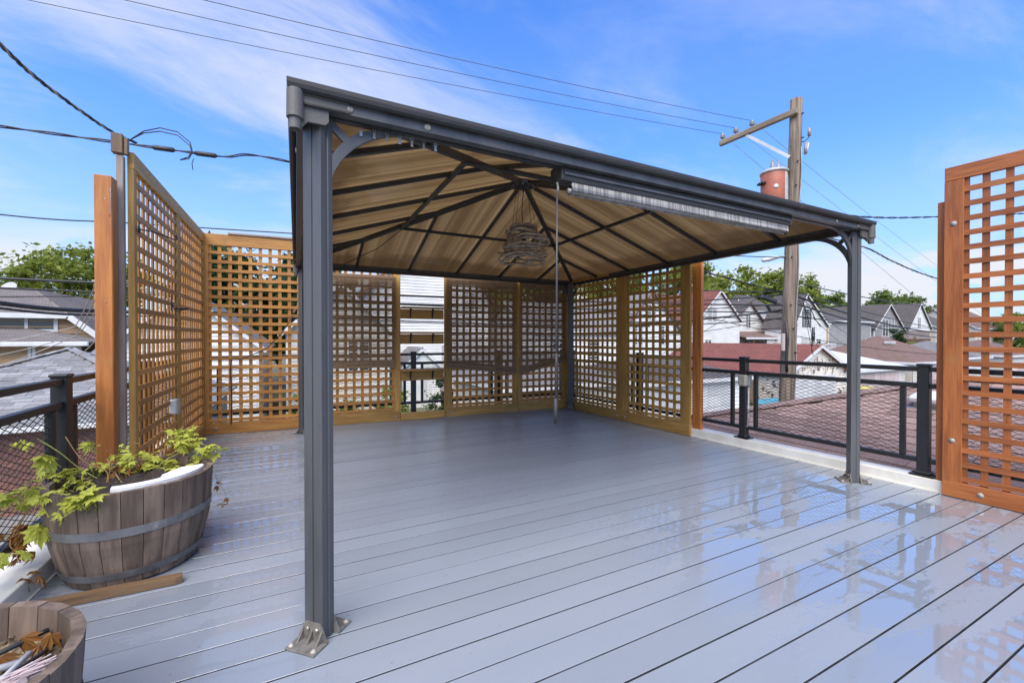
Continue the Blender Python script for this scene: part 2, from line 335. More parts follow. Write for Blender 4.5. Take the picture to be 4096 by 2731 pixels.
def polymat():
    m, t, b = newmat('bronze_polycarbonate')
    tc = N(t, 'ShaderNodeTexCoord'); oi = N(t, 'ShaderNodeObjectInfo')
    # local x runs along the eave, local y up the slope
    st = NOISE(t, MAP(t, tc.outputs['Object'], (5, 0.05, 1)), 1.5, 4, 0.65)
    fl = NOISE(t, MAP(t, tc.outputs['Object'], (70, 0.03, 1)), 1.5, 1, 0.5)
    f = M(t, 'ADD', M(t, 'MULTIPLY', st, 0.8), M(t, 'MULTIPLY', fl, 0.22))
    col = MIX(t, RAMP(t, f, ((0.40, 0.0), (0.74, 1.0))), (0.33, 0.255, 0.160), (0.58, 0.465, 0.310))
    so = N(t, 'ShaderNodeSeparateXYZ'); L(t, tc.outputs['Object'], so.inputs[0])
    geo = N(t, 'ShaderNodeNewGeometry'); blot = NOISE(t, geo.outputs['Position'], 2.6, 4, 0.6)
    low = N(t, 'ShaderNodeMapRange', interpolation_type='SMOOTHSTEP'); L(t, M(t, 'ADD', so.outputs[1], M(t, 'MULTIPLY', blot, -0.7)), low.inputs[0]); low.inputs[1].default_value = 0.10; low.inputs[2].default_value = -0.12
    col = MIX(t, M(t, 'MULTIPLY', low.outputs[0], 0.55), col, (0.20, 0.145, 0.09))
    tr = N(t, 'ShaderNodeBsdfTranslucent'); L(t, col, tr.inputs[0])
    L(t, MIX(t, 1.0, col, (0.55, 0.52, 0.48), 'MULTIPLY'), b.inputs['Base Color']); b.inputs['Roughness'].default_value = 0.14; b.inputs['IOR'].default_value = 1.5
    mx = N(t, 'ShaderNodeMixShader'); mx.inputs[0].default_value = 0.74
    L(t, b.outputs[0], mx.inputs[1]); L(t, tr.outputs[0], mx.inputs[2]); L(t, mx.outputs[0], t.nodes['Material Output'].inputs[0])
    bp = N(t, 'ShaderNodeBump'); bp.inputs['Strength'].default_value = 0.05; bp.inputs['Distance'].default_value = 0.003
    L(t, fl, bp.inputs['Height']); L(t, bp.outputs[0], b.inputs['Normal'])
    return m
M_poly = polymat()

def shinglemat(name, c1, c2, bw=0.3, rh=0.14):
    """roofs too far away to pick the tabs apart"""
    m, t, b = newmat(name); tc = N(t, 'ShaderNodeTexCoord')
    br = N(t, 'ShaderNodeTexBrick'); br.inputs['Scale'].default_value = 1.0; br.inputs['Brick Width'].default_value = bw; br.inputs['Row Height'].default_value = rh
    br.inputs['Mortar Size'].default_value = 0.012; br.inputs['Bias'].default_value = 0.0
    br.inputs['Color1'].default_value = (*c1, 1); br.inputs['Color2'].default_value = (*c2, 1); br.inputs['Mortar'].default_value = (*[x * 0.45 for x in c2], 1)
    L(t, tc.outputs['UV'], br.inputs['Vector'])
    geo = N(t, 'ShaderNodeNewGeometry')
    n = RAMP(t, NOISE(t, geo.outputs['Position'], 2.2, 7, 0.72), ((0.38, 0.0), (0.66, 1.0)))
    c = MIX(t, M(t, 'MULTIPLY', n, 0.6), br.outputs['Color'], tuple(x * 0.6 for x in c1))
    L(t, c, b.inputs['Base Color']); b.inputs['Roughness'].default_value = 0.9; b.inputs['Specular IOR Level'].default_value = 0.2
    bp = N(t, 'ShaderNodeBump'); bp.inputs['Distance'].default_value = 0.02; bp.inputs['Strength'].default_value = 0.5
    L(t, br.outputs['Fac'], bp.inputs['Height']); bp.invert = True; L(t, bp.outputs[0], b.inputs['Normal'])
    return m
M_rfred = shinglemat('red_roof', (0.27, 0.095, 0.075), (0.20, 0.085, 0.07))
M_rfdark = shinglemat('charcoal_roof', (0.145, 0.128, 0.118), (0.105, 0.095, 0.09))
M_rfbrown = shinglemat('brown_roof', (0.24, 0.155, 0.125), (0.20, 0.13, 0.11))
M_rfgrey = shinglemat('grey_roof', (0.25, 0.24, 0.235), (0.20, 0.195, 0.19))
M_rfgb = shinglemat('grey_brown_roof', (0.23, 0.20, 0.18), (0.18, 0.158, 0.145))
M_rfwhite = pm('white_membrane', (0.62, 0.63, 0.63), (0.52, 0.53, 0.54), 0.6, rough=0.6, rand=0)
M_shred = pm('red_brown_shingle', (0.45, 0.315, 0.275), (0.31, 0.215, 0.19), 60, rough=0.95, rvar=0.03, bump=0.9, bscale=260, rand=0.20, spec=0.2)
M_shgrey = pm('light_grey_shingle', (0.32, 0.315, 0.31), (0.22, 0.217, 0.213), 60, rough=0.95, rvar=0.03, bump=0.9, bscale=200, rand=0.26, spec=0.2)
M_brick = pm('red_brick', (0.26, 0.11, 0.075), (0.19, 0.085, 0.06), 12, rough=0.85, rand=0.25)
M_mortar = pm('mortar', (0.34, 0.31, 0.28), (0.27, 0.25, 0.22), 8, rough=0.9, rand=0)

def glassmat():
    m, t, b = newmat('window_glass'); b.inputs['Base Color'].default_value = (0.03, 0.035, 0.04, 1)
    b.inputs['Roughness'].default_value = 0.06; b.inputs['Specular IOR Level'].default_value = 0.8; return m
M_glass = glassmat()
M_blind = pm('window_blind', (0.42, 0.40, 0.36), (0.34, 0.32, 0.29), 2, (1, 1, 8), rough=0.6, rand=0.15)
def bamboomat():
    m, t, b = newmat('woven_bamboo'); geo = N(t, 'ShaderNodeNewGeometry')
    col = MIX(t, geo.outputs['Random Per Island'], (0.24, 0.145, 0.080), (0.42, 0.285, 0.165))
    L(t, col, b.inputs['Base Color']); b.inputs['Roughness'].default_value = 0.7
    tr = N(t, 'ShaderNodeBsdfTranslucent'); L(t, col, tr.inputs[0]); mx = N(t, 'ShaderNodeMixShader'); mx.inputs[0].default_value = 0.35
    L(t, b.outputs[0], mx.inputs[1]); L(t, tr.outputs[0], mx.inputs[2]); L(t, mx.outputs[0], t.nodes['Material Output'].inputs[0]); return m
M_bamboo = bamboomat()

# ================================================================== SETTING
GZ = -3.0
o = meshobj('ground', [(-400, -400, GZ), (500, -400, GZ), (500, 500, GZ), (-400, 500, GZ)], [(0, 1, 2, 3)], M_dirt); tag(o, kind='structure')
def sheet(name, x0, x1, y0, y1, z, m):
    return tag(meshobj(name, [(x0, y0, z), (x1, y0, z), (x1, y1, z), (x0, y1, z)], [(0, 1, 2, 3)], m), kind='structure')
sheet('alley', -120, 160, 7.4, 12.4, GZ + 0.02, M_asph)
sheet('lawn', 0.8, 14.5, 13.2, 22.5, GZ + 0.03, M_grass)
sheet('driveway', 9.2, 14.0, 12.4, 20.0, GZ + 0.036, M_conc)

# ---- deck: slab plus single boards
RX = lambda y: 4.44 - 0.058 * y                 # inner line of the right-hand curb
slab = box('deck', None, (1.55, 1.9, -1.52), (5.9, 9.6, 2.92), M_rail); tag(slab, kind='structure')
M_gap = pm('shaded_board_edge', (0.075, 0.085, 0.105), (0.035, 0.035, 0.04), 12, (0.4, 1, 1), 0.8, rand=0.3)  # board sides coloured dark to stand in for the shade between boards
def board_mesh(L0, wd=0.1324):
    h = wd / 2; pr_ = [(-h, -0.022), (-h, -0.0016), (-h + 0.0012, 0), (0, 0.0003), (h - 0.0012, 0), (h, -0.0016), (h, -0.022)]
    V = [(x, y, z) for x in (-L0 / 2, L0 / 2) for y, z in pr_]; n = len(pr_)
    F = [(i, n + i, n + i + 1, i + 1) for i in range(n - 1)] + [tuple(range(n)), tuple(range(2 * n - 1, n - 1, -1))]
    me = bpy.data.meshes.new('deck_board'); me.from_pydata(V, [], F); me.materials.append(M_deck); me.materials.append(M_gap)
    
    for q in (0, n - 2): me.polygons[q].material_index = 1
    me.update(); me.update()
    bm = bmesh.new(); bm.from_mesh(me); bmesh.ops.recalc_face_normals(bm, faces=bm.faces); bm.to_mesh(me); bm.free(); return me
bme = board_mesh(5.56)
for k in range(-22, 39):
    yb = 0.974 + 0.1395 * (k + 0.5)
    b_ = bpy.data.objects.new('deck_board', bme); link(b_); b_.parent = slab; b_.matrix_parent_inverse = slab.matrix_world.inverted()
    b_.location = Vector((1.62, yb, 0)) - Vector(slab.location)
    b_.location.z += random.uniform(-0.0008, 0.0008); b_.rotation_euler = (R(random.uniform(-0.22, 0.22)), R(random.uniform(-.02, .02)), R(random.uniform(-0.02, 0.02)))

# ---- curbs (white clad edge boards)
def curb(label, p0, p1, wd, hgt, side):
    p0, p1 = Vector((*p0, 0)), Vector((*p1, 0)); d = p1 - p0; rz = math.atan2(d.y, d.x)
    t = thing('curb', label, 'curb', p0, rz)
    Ln = d.length; n = 3
    for i in range(n):
        a, b_ = Ln * i / n + 0.0015, Ln * (i + 1) / n - 0.0015
        box('curb_board', t, ((a + b_) / 2, side * wd / 2, hgt / 2 - 0.03), (b_ - a, wd, hgt + 0.06), M_curb, bev=0.004)
        box('base_trim', t, ((a + b_) / 2, -side * 0.004, 0.004), (b_ - a, 0.012, 0.014), M_curb)
    return t
curb('long white painted curb under the right-hand black railing', (RX(6.35), 6.35), (RX(-2.6), -2.6), 0.15, 0.092, 1)
curb('white painted curb beside the big barrel on the left', (-1.10, -2.6), (-1.06, 6.4), 0.20, 0.10, 1)

# ================================================================== GAZEBO
GX0, GX1, GY0, GY1 = 0.08, 4.09, 1.84, 5.85
GCX, GCY, GAP = (GX0 + GX1) / 2, (GY0 + GY1) / 2, 2.80
gz = thing('gazebo', 'charcoal metal gazebo with bronze translucent hip roof standing on the blue deck', 'gazebo', (GCX, GCY, 0))
def loc(x, y, z): return Vector((x - GCX, y - GCY, z))
prof = [(-.043, -.031), (-.004, -.031), (-.003, -.027), (.003, -.027), (.004, -.031), (.043, -.031), (.043, -.008), (.039, -.005), (.039, .005), (.043, .008), (.043, .031), (.004, .031), (.003, .027), (-.003, .027), (-.004, .031), (-.043, .031), (-.043, .008), (-.039, .005), (-.039, -.005), (-.043, -.008)]
for (x, y, sx, sy) in ((GX0, GY0, -1, -1), (GX1, GY0, 1, -1), (GX0, GY1, -1, 1), (GX1, GY1, 1, 1)):
    # local -y of the profile looks outwards along the diagonal
    ang = math.atan2(sy, sx) + math.pi / 2
    p = prism('post', gz, prof, M_gaz, 'z', 0.004, 2.06); p.location = loc(x - (0.06 if sx > 0 and sy > 0 else 0), y - (0.06 if sx > 0 and sy > 0 else 0), 0); p.rotation_euler = (0, 0, ang)
    for s in (-1, 1):
        # cast foot: floor plate + gusseted flange, one outside and one inside
        base = s * 0.031
        V = []; 
        fl = prism('foot_bracket', p, [(-.068, 0.0), (.068, 0.0), (.068, .012), (.036, .074), (-.036, .074), (-.068, .012)], M_steel, 'y', base, base + s * 0.006)
        box('foot_plate', p, (0, base + s * 0.040, 0.005), (0.136, 0.070, 0.008), M_steel, bev=0.002)
        for gx in (-.044, 0, .044):
            g_ = prism('gusset', p, [(base + s * .006, .008), (base + s * .040, .008), (base + s * .006, .050)], M_steel, 'x', gx - .003, gx + .003)
        for gx in (-.022, .022):
            bo = lathe('bolt', p, [(.009, 0), (.009, .005), (.006, .008)], M_bolt, 8); bo.location = (gx, base + s * .006, .050); bo.rotation_euler = (-s * math.pi / 2, 0, 0)
        for gx in (-.052, .052):
            lathe('bolt', p, [(.011, .009), (.011, .0115), (.008, .012), (.007, .017), (.004, .018)], M_washer, 10, loc=(gx, base + s * .058, 0))
# perimeter: beam, track, gutter on each side
BO = 0.04; GO = 0.11
def side_frame(i):
    # returns function mapping (s along side, o outward, z) into gazebo-local coordinates
    if i == 0: return lambda s, o_, z: loc(GX0 + s, GY0 - o_, z)
    if i == 1: return lambda s, o_, z: loc(GX1 + o_, GY0 + s, z)
    if i == 2: return lambda s, o_, z: loc(GX1 - s, GY1 + o_, z)
    return lambda s, o_, z: loc(GX0 - o_, GY1 - s, z)
SL = GX1 - GX0
def extr(name, fr, poly, a, b, m, smooth=False, mitre=0):
    n = len(poly); V = [fr(s - o_ * mitre if s == a else s + o_ * mitre, o_, z) for s in (a, b) for (o_, z) in poly]
    F = [tuple(range(n - 1, -1, -1)), tuple(range(n, 2 * n))] + [(i, (i + 1) % n, n + (i + 1) % n, n + i) for i in range(n)]
    o = meshobj(name, V, F, m, gz, smooth)
    bm = bmesh.new(); bm.from_mesh(o.data); bmesh.ops.recalc_face_normals(bm, faces=bm.faces); bm.to_mesh(o.data); bm.free(); return o
gut = [(0.0725, 2.091), (0.090, 2.084), (0.102, 2.091), (0.106, 2.104), (0.106, 2.120), (0.100, 2.122), (0.097, 2.110), (0.0725, 2.110)]
EAVE = 2.125
for i in range(4):
    fr = side_frame(i)
    extr('beam', fr, [(0.03, 2.046), (0.072, 2.046), (0.072, 2.127), (0.03, 2.127)], -0.04, SL + 0.04, M_gaz)
    extr('track', fr, [(-0.005, 2.04), (0.026, 2.04), (0.026, 2.07), (-0.005, 2.07)], 0.03, SL - 0.03, M_frame)
    g_ = extr('gutter', fr, gut, 0.0, SL, M_gazdark, mitre=1)
    for s in ((0.11, 0.42, SL - 0.42, SL - 0.11)):
        sc = lathe('screw', gz, [(.015, 0), (.015, .003), (.008, .006), (.003, .006)], M_washer, 10)
        q = fr(s, 0.072, 2.067); sc.location = q; dq = fr(s, 1.072, 2.067) - q; sc.rotation_euler = dq.to_track_quat('Z', 'Y').to_euler()
# corner caps with drain spouts
for (x, y, sx, sy) in ((GX0, GY0, -1, -1), (GX1, GY0, 1, -1), (GX0, GY1, -1, 1), (GX1, GY1, 1, 1)):
    cap = thing_c = bpy.data.objects.new('corner_cap', None); link(cap, gz); cap.location = loc(x, y, 0); cap.scale = (1, 1, 1)
    def cc(nm, dx, dy, z0, z1, m=M_cap): 
        a, b_ = sorted((dx[0] * sx, dx[1] * sx)); c, d = sorted((dy[0] * sy, dy[1] * sy))
        box(nm, cap, ((a + b_) / 2, (c + d) / 2, (z0 + z1) / 2), (b_ - a, d - c, z1 - z0), m, bev=0.006)
    cc('cap_shell', (-0.112, 0.077), (0.0735, 0.0775), 2.048, 2.086)
    cc('cap_shell', (0.0735, 0.0770), (-0.112, 0.0733), 2.048, 2.086)
    # skirt: flat plate wrapping the post head, with a slanted lower edge
    ang = math.atan2(sy, sx) + math.pi / 2
    for (e0, e1, fx) in (((1, 0), (0, 1), 0), ((0, 1), (1, 0), 1)):
        poly = [(0.080, 2.066), (-0.036, 2.066), (-0.036, 2.004), (-0.024, 1.990), (0.036, 1.990), (0.058, 1.965), (0.080, 1.962)]
        V = []
        for th in (0.052, 0.066):
            for (p_, z_) in poly: V.append(((p_ * sx, th * sy, z_) if fx == 0 else (th * sx, p_ * sy, z_)))
        n_ = len(poly); F = [tuple(range(n_ - 1, -1, -1)), tuple(range(n_, 2 * n_))] + [(q, (q + 1) % n_, n_ + (q + 1) % n_, n_ + q) for q in range(n_)]
        o = meshobj('cap_skirt', V, F, M_cap, cap); bm = bmesh.new(); bm.from_mesh(o.data); bmesh.ops.recalc_face_normals(bm, faces=bm.faces); bm.to_mesh(o.data); bm.free()
    lathe('drain_cup', cap, [(.026, 1.985), (.029, 1.987), (.029, 1.991), (.028, 2.089)], M_cap, 28, loc=(sx * 0.079, sy * 0.079, 0), smooth=False)
    lathe('drain_spout', cap, [(.014, 1.96), (.0195, 1.945), (.021, 1.946), (.021, 1.988)], M_cap, 28, loc=(sx * 0.079, sy * 0.079, 0), smooth=False)
# arched corner braces (in each side plane)
def brace_poly():
    Rr = 0.30; out = []
    for k in range(0, 13):
        t = R(90) * k / 12; out.append((Rr - (Rr) * math.cos(t), Rr * math.sin(t)))
    return out
for i in range(4):
    fr = side_frame(i)
    for e in (0, 1):
        def P(s, d): return (fr(0.035 + s if e == 0 else SL - 0.035 - s, 0.0, 2.04 - d))
        # arc from the post (s=0,d=.32) to the beam (s=.34,d=0)
        arc_o = []; arc_i = []
        for k in range(13):
            t = R(90) * k / 12
            arc_o.append((0.34 * (1 - math.cos(t)), 0.32 * (1 - math.sin(t))))
            wd = 0.026 + 0.016 * math.sin(2 * t)
            nx, ny = -math.cos(t), -math.sin(t)
            arc_i.append((max(0.0, arc_o[-1][0] - abs(math.cos(t)) * 0 - wd * math.sin(math.pi/4) ), max(0.0, arc_o[-1][1] - wd * math.sin(math.pi/4))))
        V = []; th = 0.009
        nrm = (fr(0, 1, 0) - fr(0, 0, 0)).normalized() * th
        for a, b_ in zip(arc_o, arc_i):
            for q in (a, b_):
                V.append(P(*q) - nrm); V.append(P(*q) + nrm)
        F = []
        for k in range(12):
            b0 = 4 * k; b1 = b0 + 4
            F += [(b0, b1, b1 + 2, b0 + 2), (b0 + 1, b0 + 3, b1 + 3, b1 + 1), (b0, b0 + 1, b1 + 1, b1), (b0 + 2, b1 + 2, b1 + 3, b0 + 3)]
        F += [(0, 2, 3, 1), (48, 49, 51, 50)]
        ar = meshobj('arch_brace', V, F, M_gaz, gz)
        bar('brace_strut', gz, P(0.003, 0.003), P(0.088, 0.082), 0.017, 0.030, M_gaz)
# roof frame
apex = loc(GCX, GCY, GAP)
EX = 0.055
cor = [loc(GX0 - EX, GY0 - EX, EAVE), loc(GX1 + EX, GY0 - EX, EAVE), loc(GX1 + EX, GY1 + EX, EAVE), loc(GX0 - EX, GY1 + EX, EAVE)]
dz = Vector((0, 0, -0.028))
for c in cor: bar('hip_rafter', gz, c + dz * 0.9, apex + dz, 0.042, 0.05, M_frame, 0.004)
lathe('hub', gz, [(0.02, 2.70), (0.075, 2.715), (0.13, 2.728), (0.145, 2.75), (0.14, 2.785), (0.05, 2.80)], M_frame, 8, loc=(0, 0, 0), smooth=False)
for k in range(12):
    t = 2 * math.pi * k / 12; lathe('bolt', gz, [(.008, -0.006), (.01, -0.005), (.01, 0)], M_bolt, 6, loc=(0.115 * math.cos(t), 0.115 * math.sin(t), 2.722))
NP = 6
for i in range(4):
    a, b_ = cor[i], cor[(i + 1) % 4]
    mid = (a + b_) / 2; ex = (b_ - a).normalized(); up_ = (apex - mid); Ls = up_.length; ey = up_.normalized(); ez = ex.cross(ey)
    W = (b_ - a).length
    Mx = Matrix.Translation(mid) @ Matrix((ex, ey, ez)).transposed().to_4x4()
    hx = lambda y: (W / 2) * (1 - y / Ls)                   # half width at slope height y
    # purlin half-way up
    ym = Ls * 0.5
    q0, q1 = Mx @ Vector((-hx(ym), ym, -0.05)), Mx @ Vector((hx(ym), ym, -0.05))
    bar('purlin', gz, q0, q1, 0.034, 0.03, M_frame, 0.003)
    ytop = lambda x: Ls * (1 - abs(x) / (W / 2))
    xs = [-W / 2 + W * k / NP for k in range(NP + 1)]
    for x in xs[1:-1]:
        bar('rafter', gz, Mx @ Vector((x, 0.02, -0.022)), Mx @ Vector((x, min(ytop(x), Ls - 0.1), -0.022)), 0.030, 0.034, M_frame, 0.003)
    for k in range(NP):
        x0, x1 = xs[k], xs[k + 1]
        poly = [(x0, 0.0), (x1, 0.0)]
        if ytop(x1) > 1e-6: poly.append((x1, ytop(x1)))
        if ytop(x0) > 1e-6: poly.append((x0, ytop(x0)))
        n = len(poly)
        pa = prism('roof_panel', gz, [(x - (x0 + x1) / 2, y) for x, y in poly], M_poly, 'z', 0.0, 0.008)
        pa.matrix_local = Mx @ Matrix.Translation((((x0 + x1) / 2), 0, 0))
# clips hanging in the track at the near corner
for k in range(7):
    s = 0.16 + 0.052 * k; q = side_frame(0)(s, 0.012, 2.04)
    c_ = bpy.data.objects.new('curtain_clip', None); link(c_, gz); c_.location = q
    tube('clip_ring', c_, [(0, 0, 0.004), (0.006, 0, -0.006), (0.004, 0, -0.016), (-0.004, 0, -0.016), (-0.006, 0, -0.006), (0, 0, 0.004)], 0.0016, M_galv, 5)
    box('clip_tab', c_, (0, 0, -0.028), (0.011, 0.003, 0.024), M_washer if k in (1, 4) else M_galv, rz=R(20 * (k % 3)))

# ---- roll-up awning under the front beam, with its crank rod
aw = thing('roller_awning', 'rolled grey awning in a charcoal cassette under the front gazebo beam', 'awning', (1.21, 1.86, 2.0))
AL = 1.93
extr2 = [(-0.055, -0.02), (-0.06, 0.035), (-0.045, 0.06), (0.03, 0.06), (0.045, 0.03), (0.045, -0.005), (0.02, -0.02)]
prism('cassette', aw, extr2, M_gazdark, 'x', 0, AL)
box('cassette_lip', aw, (AL / 2, -0.062, 0.012), (AL - 0.01, 0.006, 0.012), M_gaz)
box('end_cap', aw, (-0.006, -0.006, 0.018), (0.012, 0.115, 0.088), M_gazdark, bev=0.006)
box('end_cap', aw, (AL + 0.006, -0.006, 0.018), (0.012, 0.115, 0.088), M_gazdark, bev=0.006)
fb = [(-0.05, -0.018)] + [(-0.026 + 0.026 * math.cos(t), -0.056 + 0.026 * math.sin(t)) for t in [math.pi - R(18) * k + R(10) for k in range(-1, 16)]] + [(0.0, -0.018)]
prism('rolled_fabric', aw, fb, M_awn, 'x', 0.06, AL - 0.012, True)
tube('bottom_tube', aw, [(0.045, -0.026, -0.060), (AL, -0.026, -0.060)], 0.014, M_galv, 10)
cr = thing('crank_rod', 'long thin grey crank rod hanging from the awning cassette', 'rod', (1.195, 1.84, 0.74))
tube('hook', cr, [(0.0, 0.0, 1.235), (0.004, 0, 1.22), (0.006, 0, 1.20), (0, 0, 1.185)], 0.006, M_washer, 8)
tube('rod', cr, [(0, 0, 1.19), (-0.003, 0, 0.35)], 0.0052, M_gaz, 8)
tube('handle', cr, [(-0.003, 0, 0.36), (-0.0035, 0, 0.30), (-0.006, 0, 0.0)], [0.008, 0.0085, 0.009], M_gazdark, 10)
tube('grip', cr, [(-0.0075, 0, 0.13), (-0.008, 0, 0.0)], 0.0105, M_gazdark, 10)

o = tube('lamp_cord', None, [(1.95, 3.95, 2.70), (1.55, 4.15, 2.53), (1.084, 4.397, 2.349), (1.02, 4.62, 2.345), (0.84, 4.97, 2.195), (0.50, 5.50, 2.055)], 0.0045, M_black, 5)
tag(o, 'thin black lamp cord slung under the roof from the hub to the back beam', 'cord')
# ---- driftwood coil chandelier
ch = thing('pendant_lamp', 'round pendant lamp of coiled driftwood branches hanging from the gazebo roof centre', 'lamp', (2.09, 3.845, 1.94))
rg_ = random.Random(3)
for k in range(16):
    z = 0.03 + 0.30 * (k / 15.0); rad = 0.235 - 0.10 * max(0, (z - 0.15) / 0.2) - (0.03 if z < 0.06 else 0)
    tx, ty = rg_.uniform(-0.22, 0.22), rg_.uniform(-0.22, 0.22); ph = rg_.uniform(0, 6.3); span = rg_.uniform(4.2, 6.3)
    cx_, cy_ = rg_.uniform(-.03, .03), rg_.uniform(-.03, .03)
    pts = []
    for j in range(22):
        t = ph + span * j / 21; r_ = rad * (1 + 0.08 * math.sin(2 * t + k))
        pts.append((cx_ + r_ * math.cos(t), cy_ + r_ * math.sin(t), z + r_ * math.cos(t) * tx + r_ * math.sin(t) * ty + 0.008 * math.sin(5 * t)))
    tube('branch', ch, pts, rg_.uniform(0.008, 0.0135), M_wick, 6)
for k in range(14):
    t = 2 * math.pi * k / 14
    tube('wire_frame', ch, [(0.13 * math.cos(t), 0.13 * math.sin(t), 0.37), (0.20 * math.cos(t), 0.20 * math.sin(t), 0.2), (0.19 * math.cos(t), 0.19 * math.sin(t), 0.05)], 0.002, M_black, 5)
lathe('top_ring', ch, [(0.125, 0.36), (0.142, 0.365), (0.145, 0.38), (0.13, 0.388), (0.12, 0.375)], M_wick, 20)
tube('socket', ch, [(0, 0, 0.33), (0, 0, 0.22)], 0.022, M_black, 10)
tube('cord', ch, [(0.0, 0.0, 0.77), (-0.02, 0, 0.55), (0, 0, 0.33)], 0.004, M_black, 6)
for t in (R(20), R(140), R(200), R(320)):
    ca = Vector((0.12 * math.cos(t), 0.12 * math.sin(t), 0.38)); cb = Vector((0.07 * math.cos(t), 0.07 * math.sin(t), 0.78))
    items = []
    for j in range(17):
        p = ca.lerp(cb, j / 17); q = ca.lerp(cb, (j + 0.8) / 17); wv = Vector((0.006, 0, 0)) if j % 2 else Vector((0, 0.006, 0))
        items.append(tube_data([p, (p + q) / 2 + wv, q, (p + q) / 2 - wv, p], 0.0015, 4))
    joined('chain', ch, items, M_black)

# ================================================================== LATTICE SCREENS
PITCH_L, SW, ST = 0.108, 0.038, 0.011
WALLH = 2.44
def lattice(label, p, rz, Ln, wl=0.09, wr=0.09, top=0.14, bot=0.14, fm=M_orange, sm=M_orange, z0=0.0, group='lattice privacy screens', H=WALLH, washers=()):
    t = thing('lattice_screen', label, 'lattice screen', (p[0], p[1], z0), rz, group)
    th = 0.036
    box('stile', t, (wl / 2, 0, (H - top + bot) / 2), (wl - 0.001, th, H - top - bot - 0.002), fm, bev=0.003)
    box('stile', t, (Ln - wr / 2, 0, (H - top + bot) / 2), (wr - 0.001, th, H - top - bot - 0.002), fm, bev=0.003)
    box('top_rail', t, (Ln / 2, 0, H - top / 2), (Ln - 0.003, th + 0.002, top), fm, bev=0.003)
    box('bottom_rail', t, (Ln / 2, 0, bot / 2 + 0.004), (Ln - 0.003, th + 0.002, bot), fm, bev=0.003)
    x0, x1 = wl - 0.012, Ln - wr + 0.012; zb, zt = bot - 0.012, H - top + 0.012
    nz = int(round((H - top - bot) / PITCH_L)); pz = (H - top - bot - 0.012) / nz
    nx = max(2, int(round((Ln - wl - wr) / PITCH_L))); px = (Ln - wl - wr) / nx
    for k in range(nz):
        z = bot + 0.034 + pz * k + random.uniform(-.0015, .0015)
        box('slat', t, ((x0 + x1) / 2, -0.0075, z), (x1 - x0, ST, SW), sm, rot=(0, R(random.uniform(-.12, .12)), 0))
    for k in range(nx + 1):
        x = wl + px * k + (0.006 if k == 0 else -0.006 if k == nx else 0)
        box('slat', t, (x, 0.0055, (zb + zt) / 2), (SW, ST, zt - zb), sm, rot=(0, R(random.uniform(-.1, .1)), 0))
    for (wx, wz) in washers:
        wa = lathe('washer', t, [(.019, 0), (.019, .002), (.011, .003), (.010, .007), (.004, .009)], M_washer, 12, loc=(wx, -th / 2 - 0.001, wz)); wa.rotation_euler = (math.pi / 2, 0, 0)
    return t
BA = math.atan2(-0.056, 1.0)
BY = lambda x: 6.20 - 0.056 * x
def back(label, x0, x1, **k):
    return lattice(label, (x0, BY(x0)), BA, (x1 - x0) / math.cos(BA), **k)
back('orange stained lattice screen in the back left corner outside the gazebo', -0.985, 0.235, wl=0.05, washers=((0.12, 0.07),))
back('lattice screen behind the leftmost bamboo shade', 0.237, 1.33, wl=0.05, fm=M_tan, washers=((1.04, 0.06),))
back('lattice screen right of the open shelf gap', 1.967, 3.163, wl=0.097, wr=0.065, fm=M_tan, washers=((0.09, 0.075),))
back('narrow lattice screen behind the back right gazebo post', 3.166, 4.10, wl=0.062, fm=M_tan)
RA = math.atan2(-1.0, 0.058)
def right(label, y0, y1, **k):
    return lattice(label, (RX(y0) - 0.02, y0), RA, (y0 - y1) / abs(math.sin(RA)), **k)
right('lattice screen on the right wall next to the back corner post', 5.93, 4.685, wl=0.10, wr=0.10, fm=M_tan, sm=M_tan, washers=((1.16, 0.06),))
right('lattice screen ending the right wall before the open railing', 4.682, 3.56, wl=0.10, wr=0.125, fm=M_tan, sm=M_tan, washers=((0.06, 0.06),))
right('rust red lattice screen at the right edge of the photo', 1.375, 0.10, wl=0.105, wr=0.10, top=0.10, bot=0.115, fm=M_rust, sm=M_rust, washers=((0.052, 2.02), (0.052, 0.42), (0.20, 0.06)))
lattice('tan lattice screen on the left wall nearest the camera', (-0.995, 3.755), R(90), 1.235, wl=0.06, wr=0.05, top=0.11, fm=M_tan, sm=M_orange)
lattice('tan lattice screen on the left wall next to the back corner', (-0.995, 4.993), R(90), 1.245, wl=0.05, wr=0.05, top=0.11, fm=M_tan, sm=M_orange)
def plain_post(name, label, c, d, m, rz=0):
    t = thing(name, label, 'post', (c[0], c[1], c[2] - d[2] / 2), rz); box('timber', t, (0, 0, d[2] / 2), d, m, bev=0.005); return t
t = plain_post('timber_post', 'thick orange stained timber post at the near end of the left lattice wall', (-1.083, 3.62, 1.16), (0.089, 0.089, 2.10), M_post)
tube('wire_staple', t, [(0.036, -0.046, 2.03), (0.040, -0.052, 2.0), (0.036, -0.05, 1.86), (0.03, -0.046, 1.84)], 0.0012, M_galv, 4)
for zz in (0.35, 1.3, 1.95): lathe('nail_head', t, [(.004, 0), (.004, .0015)], M_bolt, 6, loc=(0.01, -0.0445, zz)).rotation_euler = (math.pi / 2, 0, 0)
t = plain_post('weathered_stud', 'thin grey weathered stud between the orange post and left lattice', (-1.035, 3.715, 1.25), (0.040, 0.038, 2.28), M_grey)
box('dark_hinge_block', t, (-0.012, -0.005, 2.355), (0.06, 0.05, 0.13), M_lumber, bev=0.004)
box('dark_hinge_block', t, (0.03, 0.0, 2.345), (0.022, 0.035, 0.11), M_lumber, bev=0.003)
plain_post('timber_post', 'orange timber post standing on the white curb at the end of the right lattice wall', (RX(3.52) + 0.055, 3.525, 1.30), (0.05, 0.12, 2.42), M_post, R(3.3))
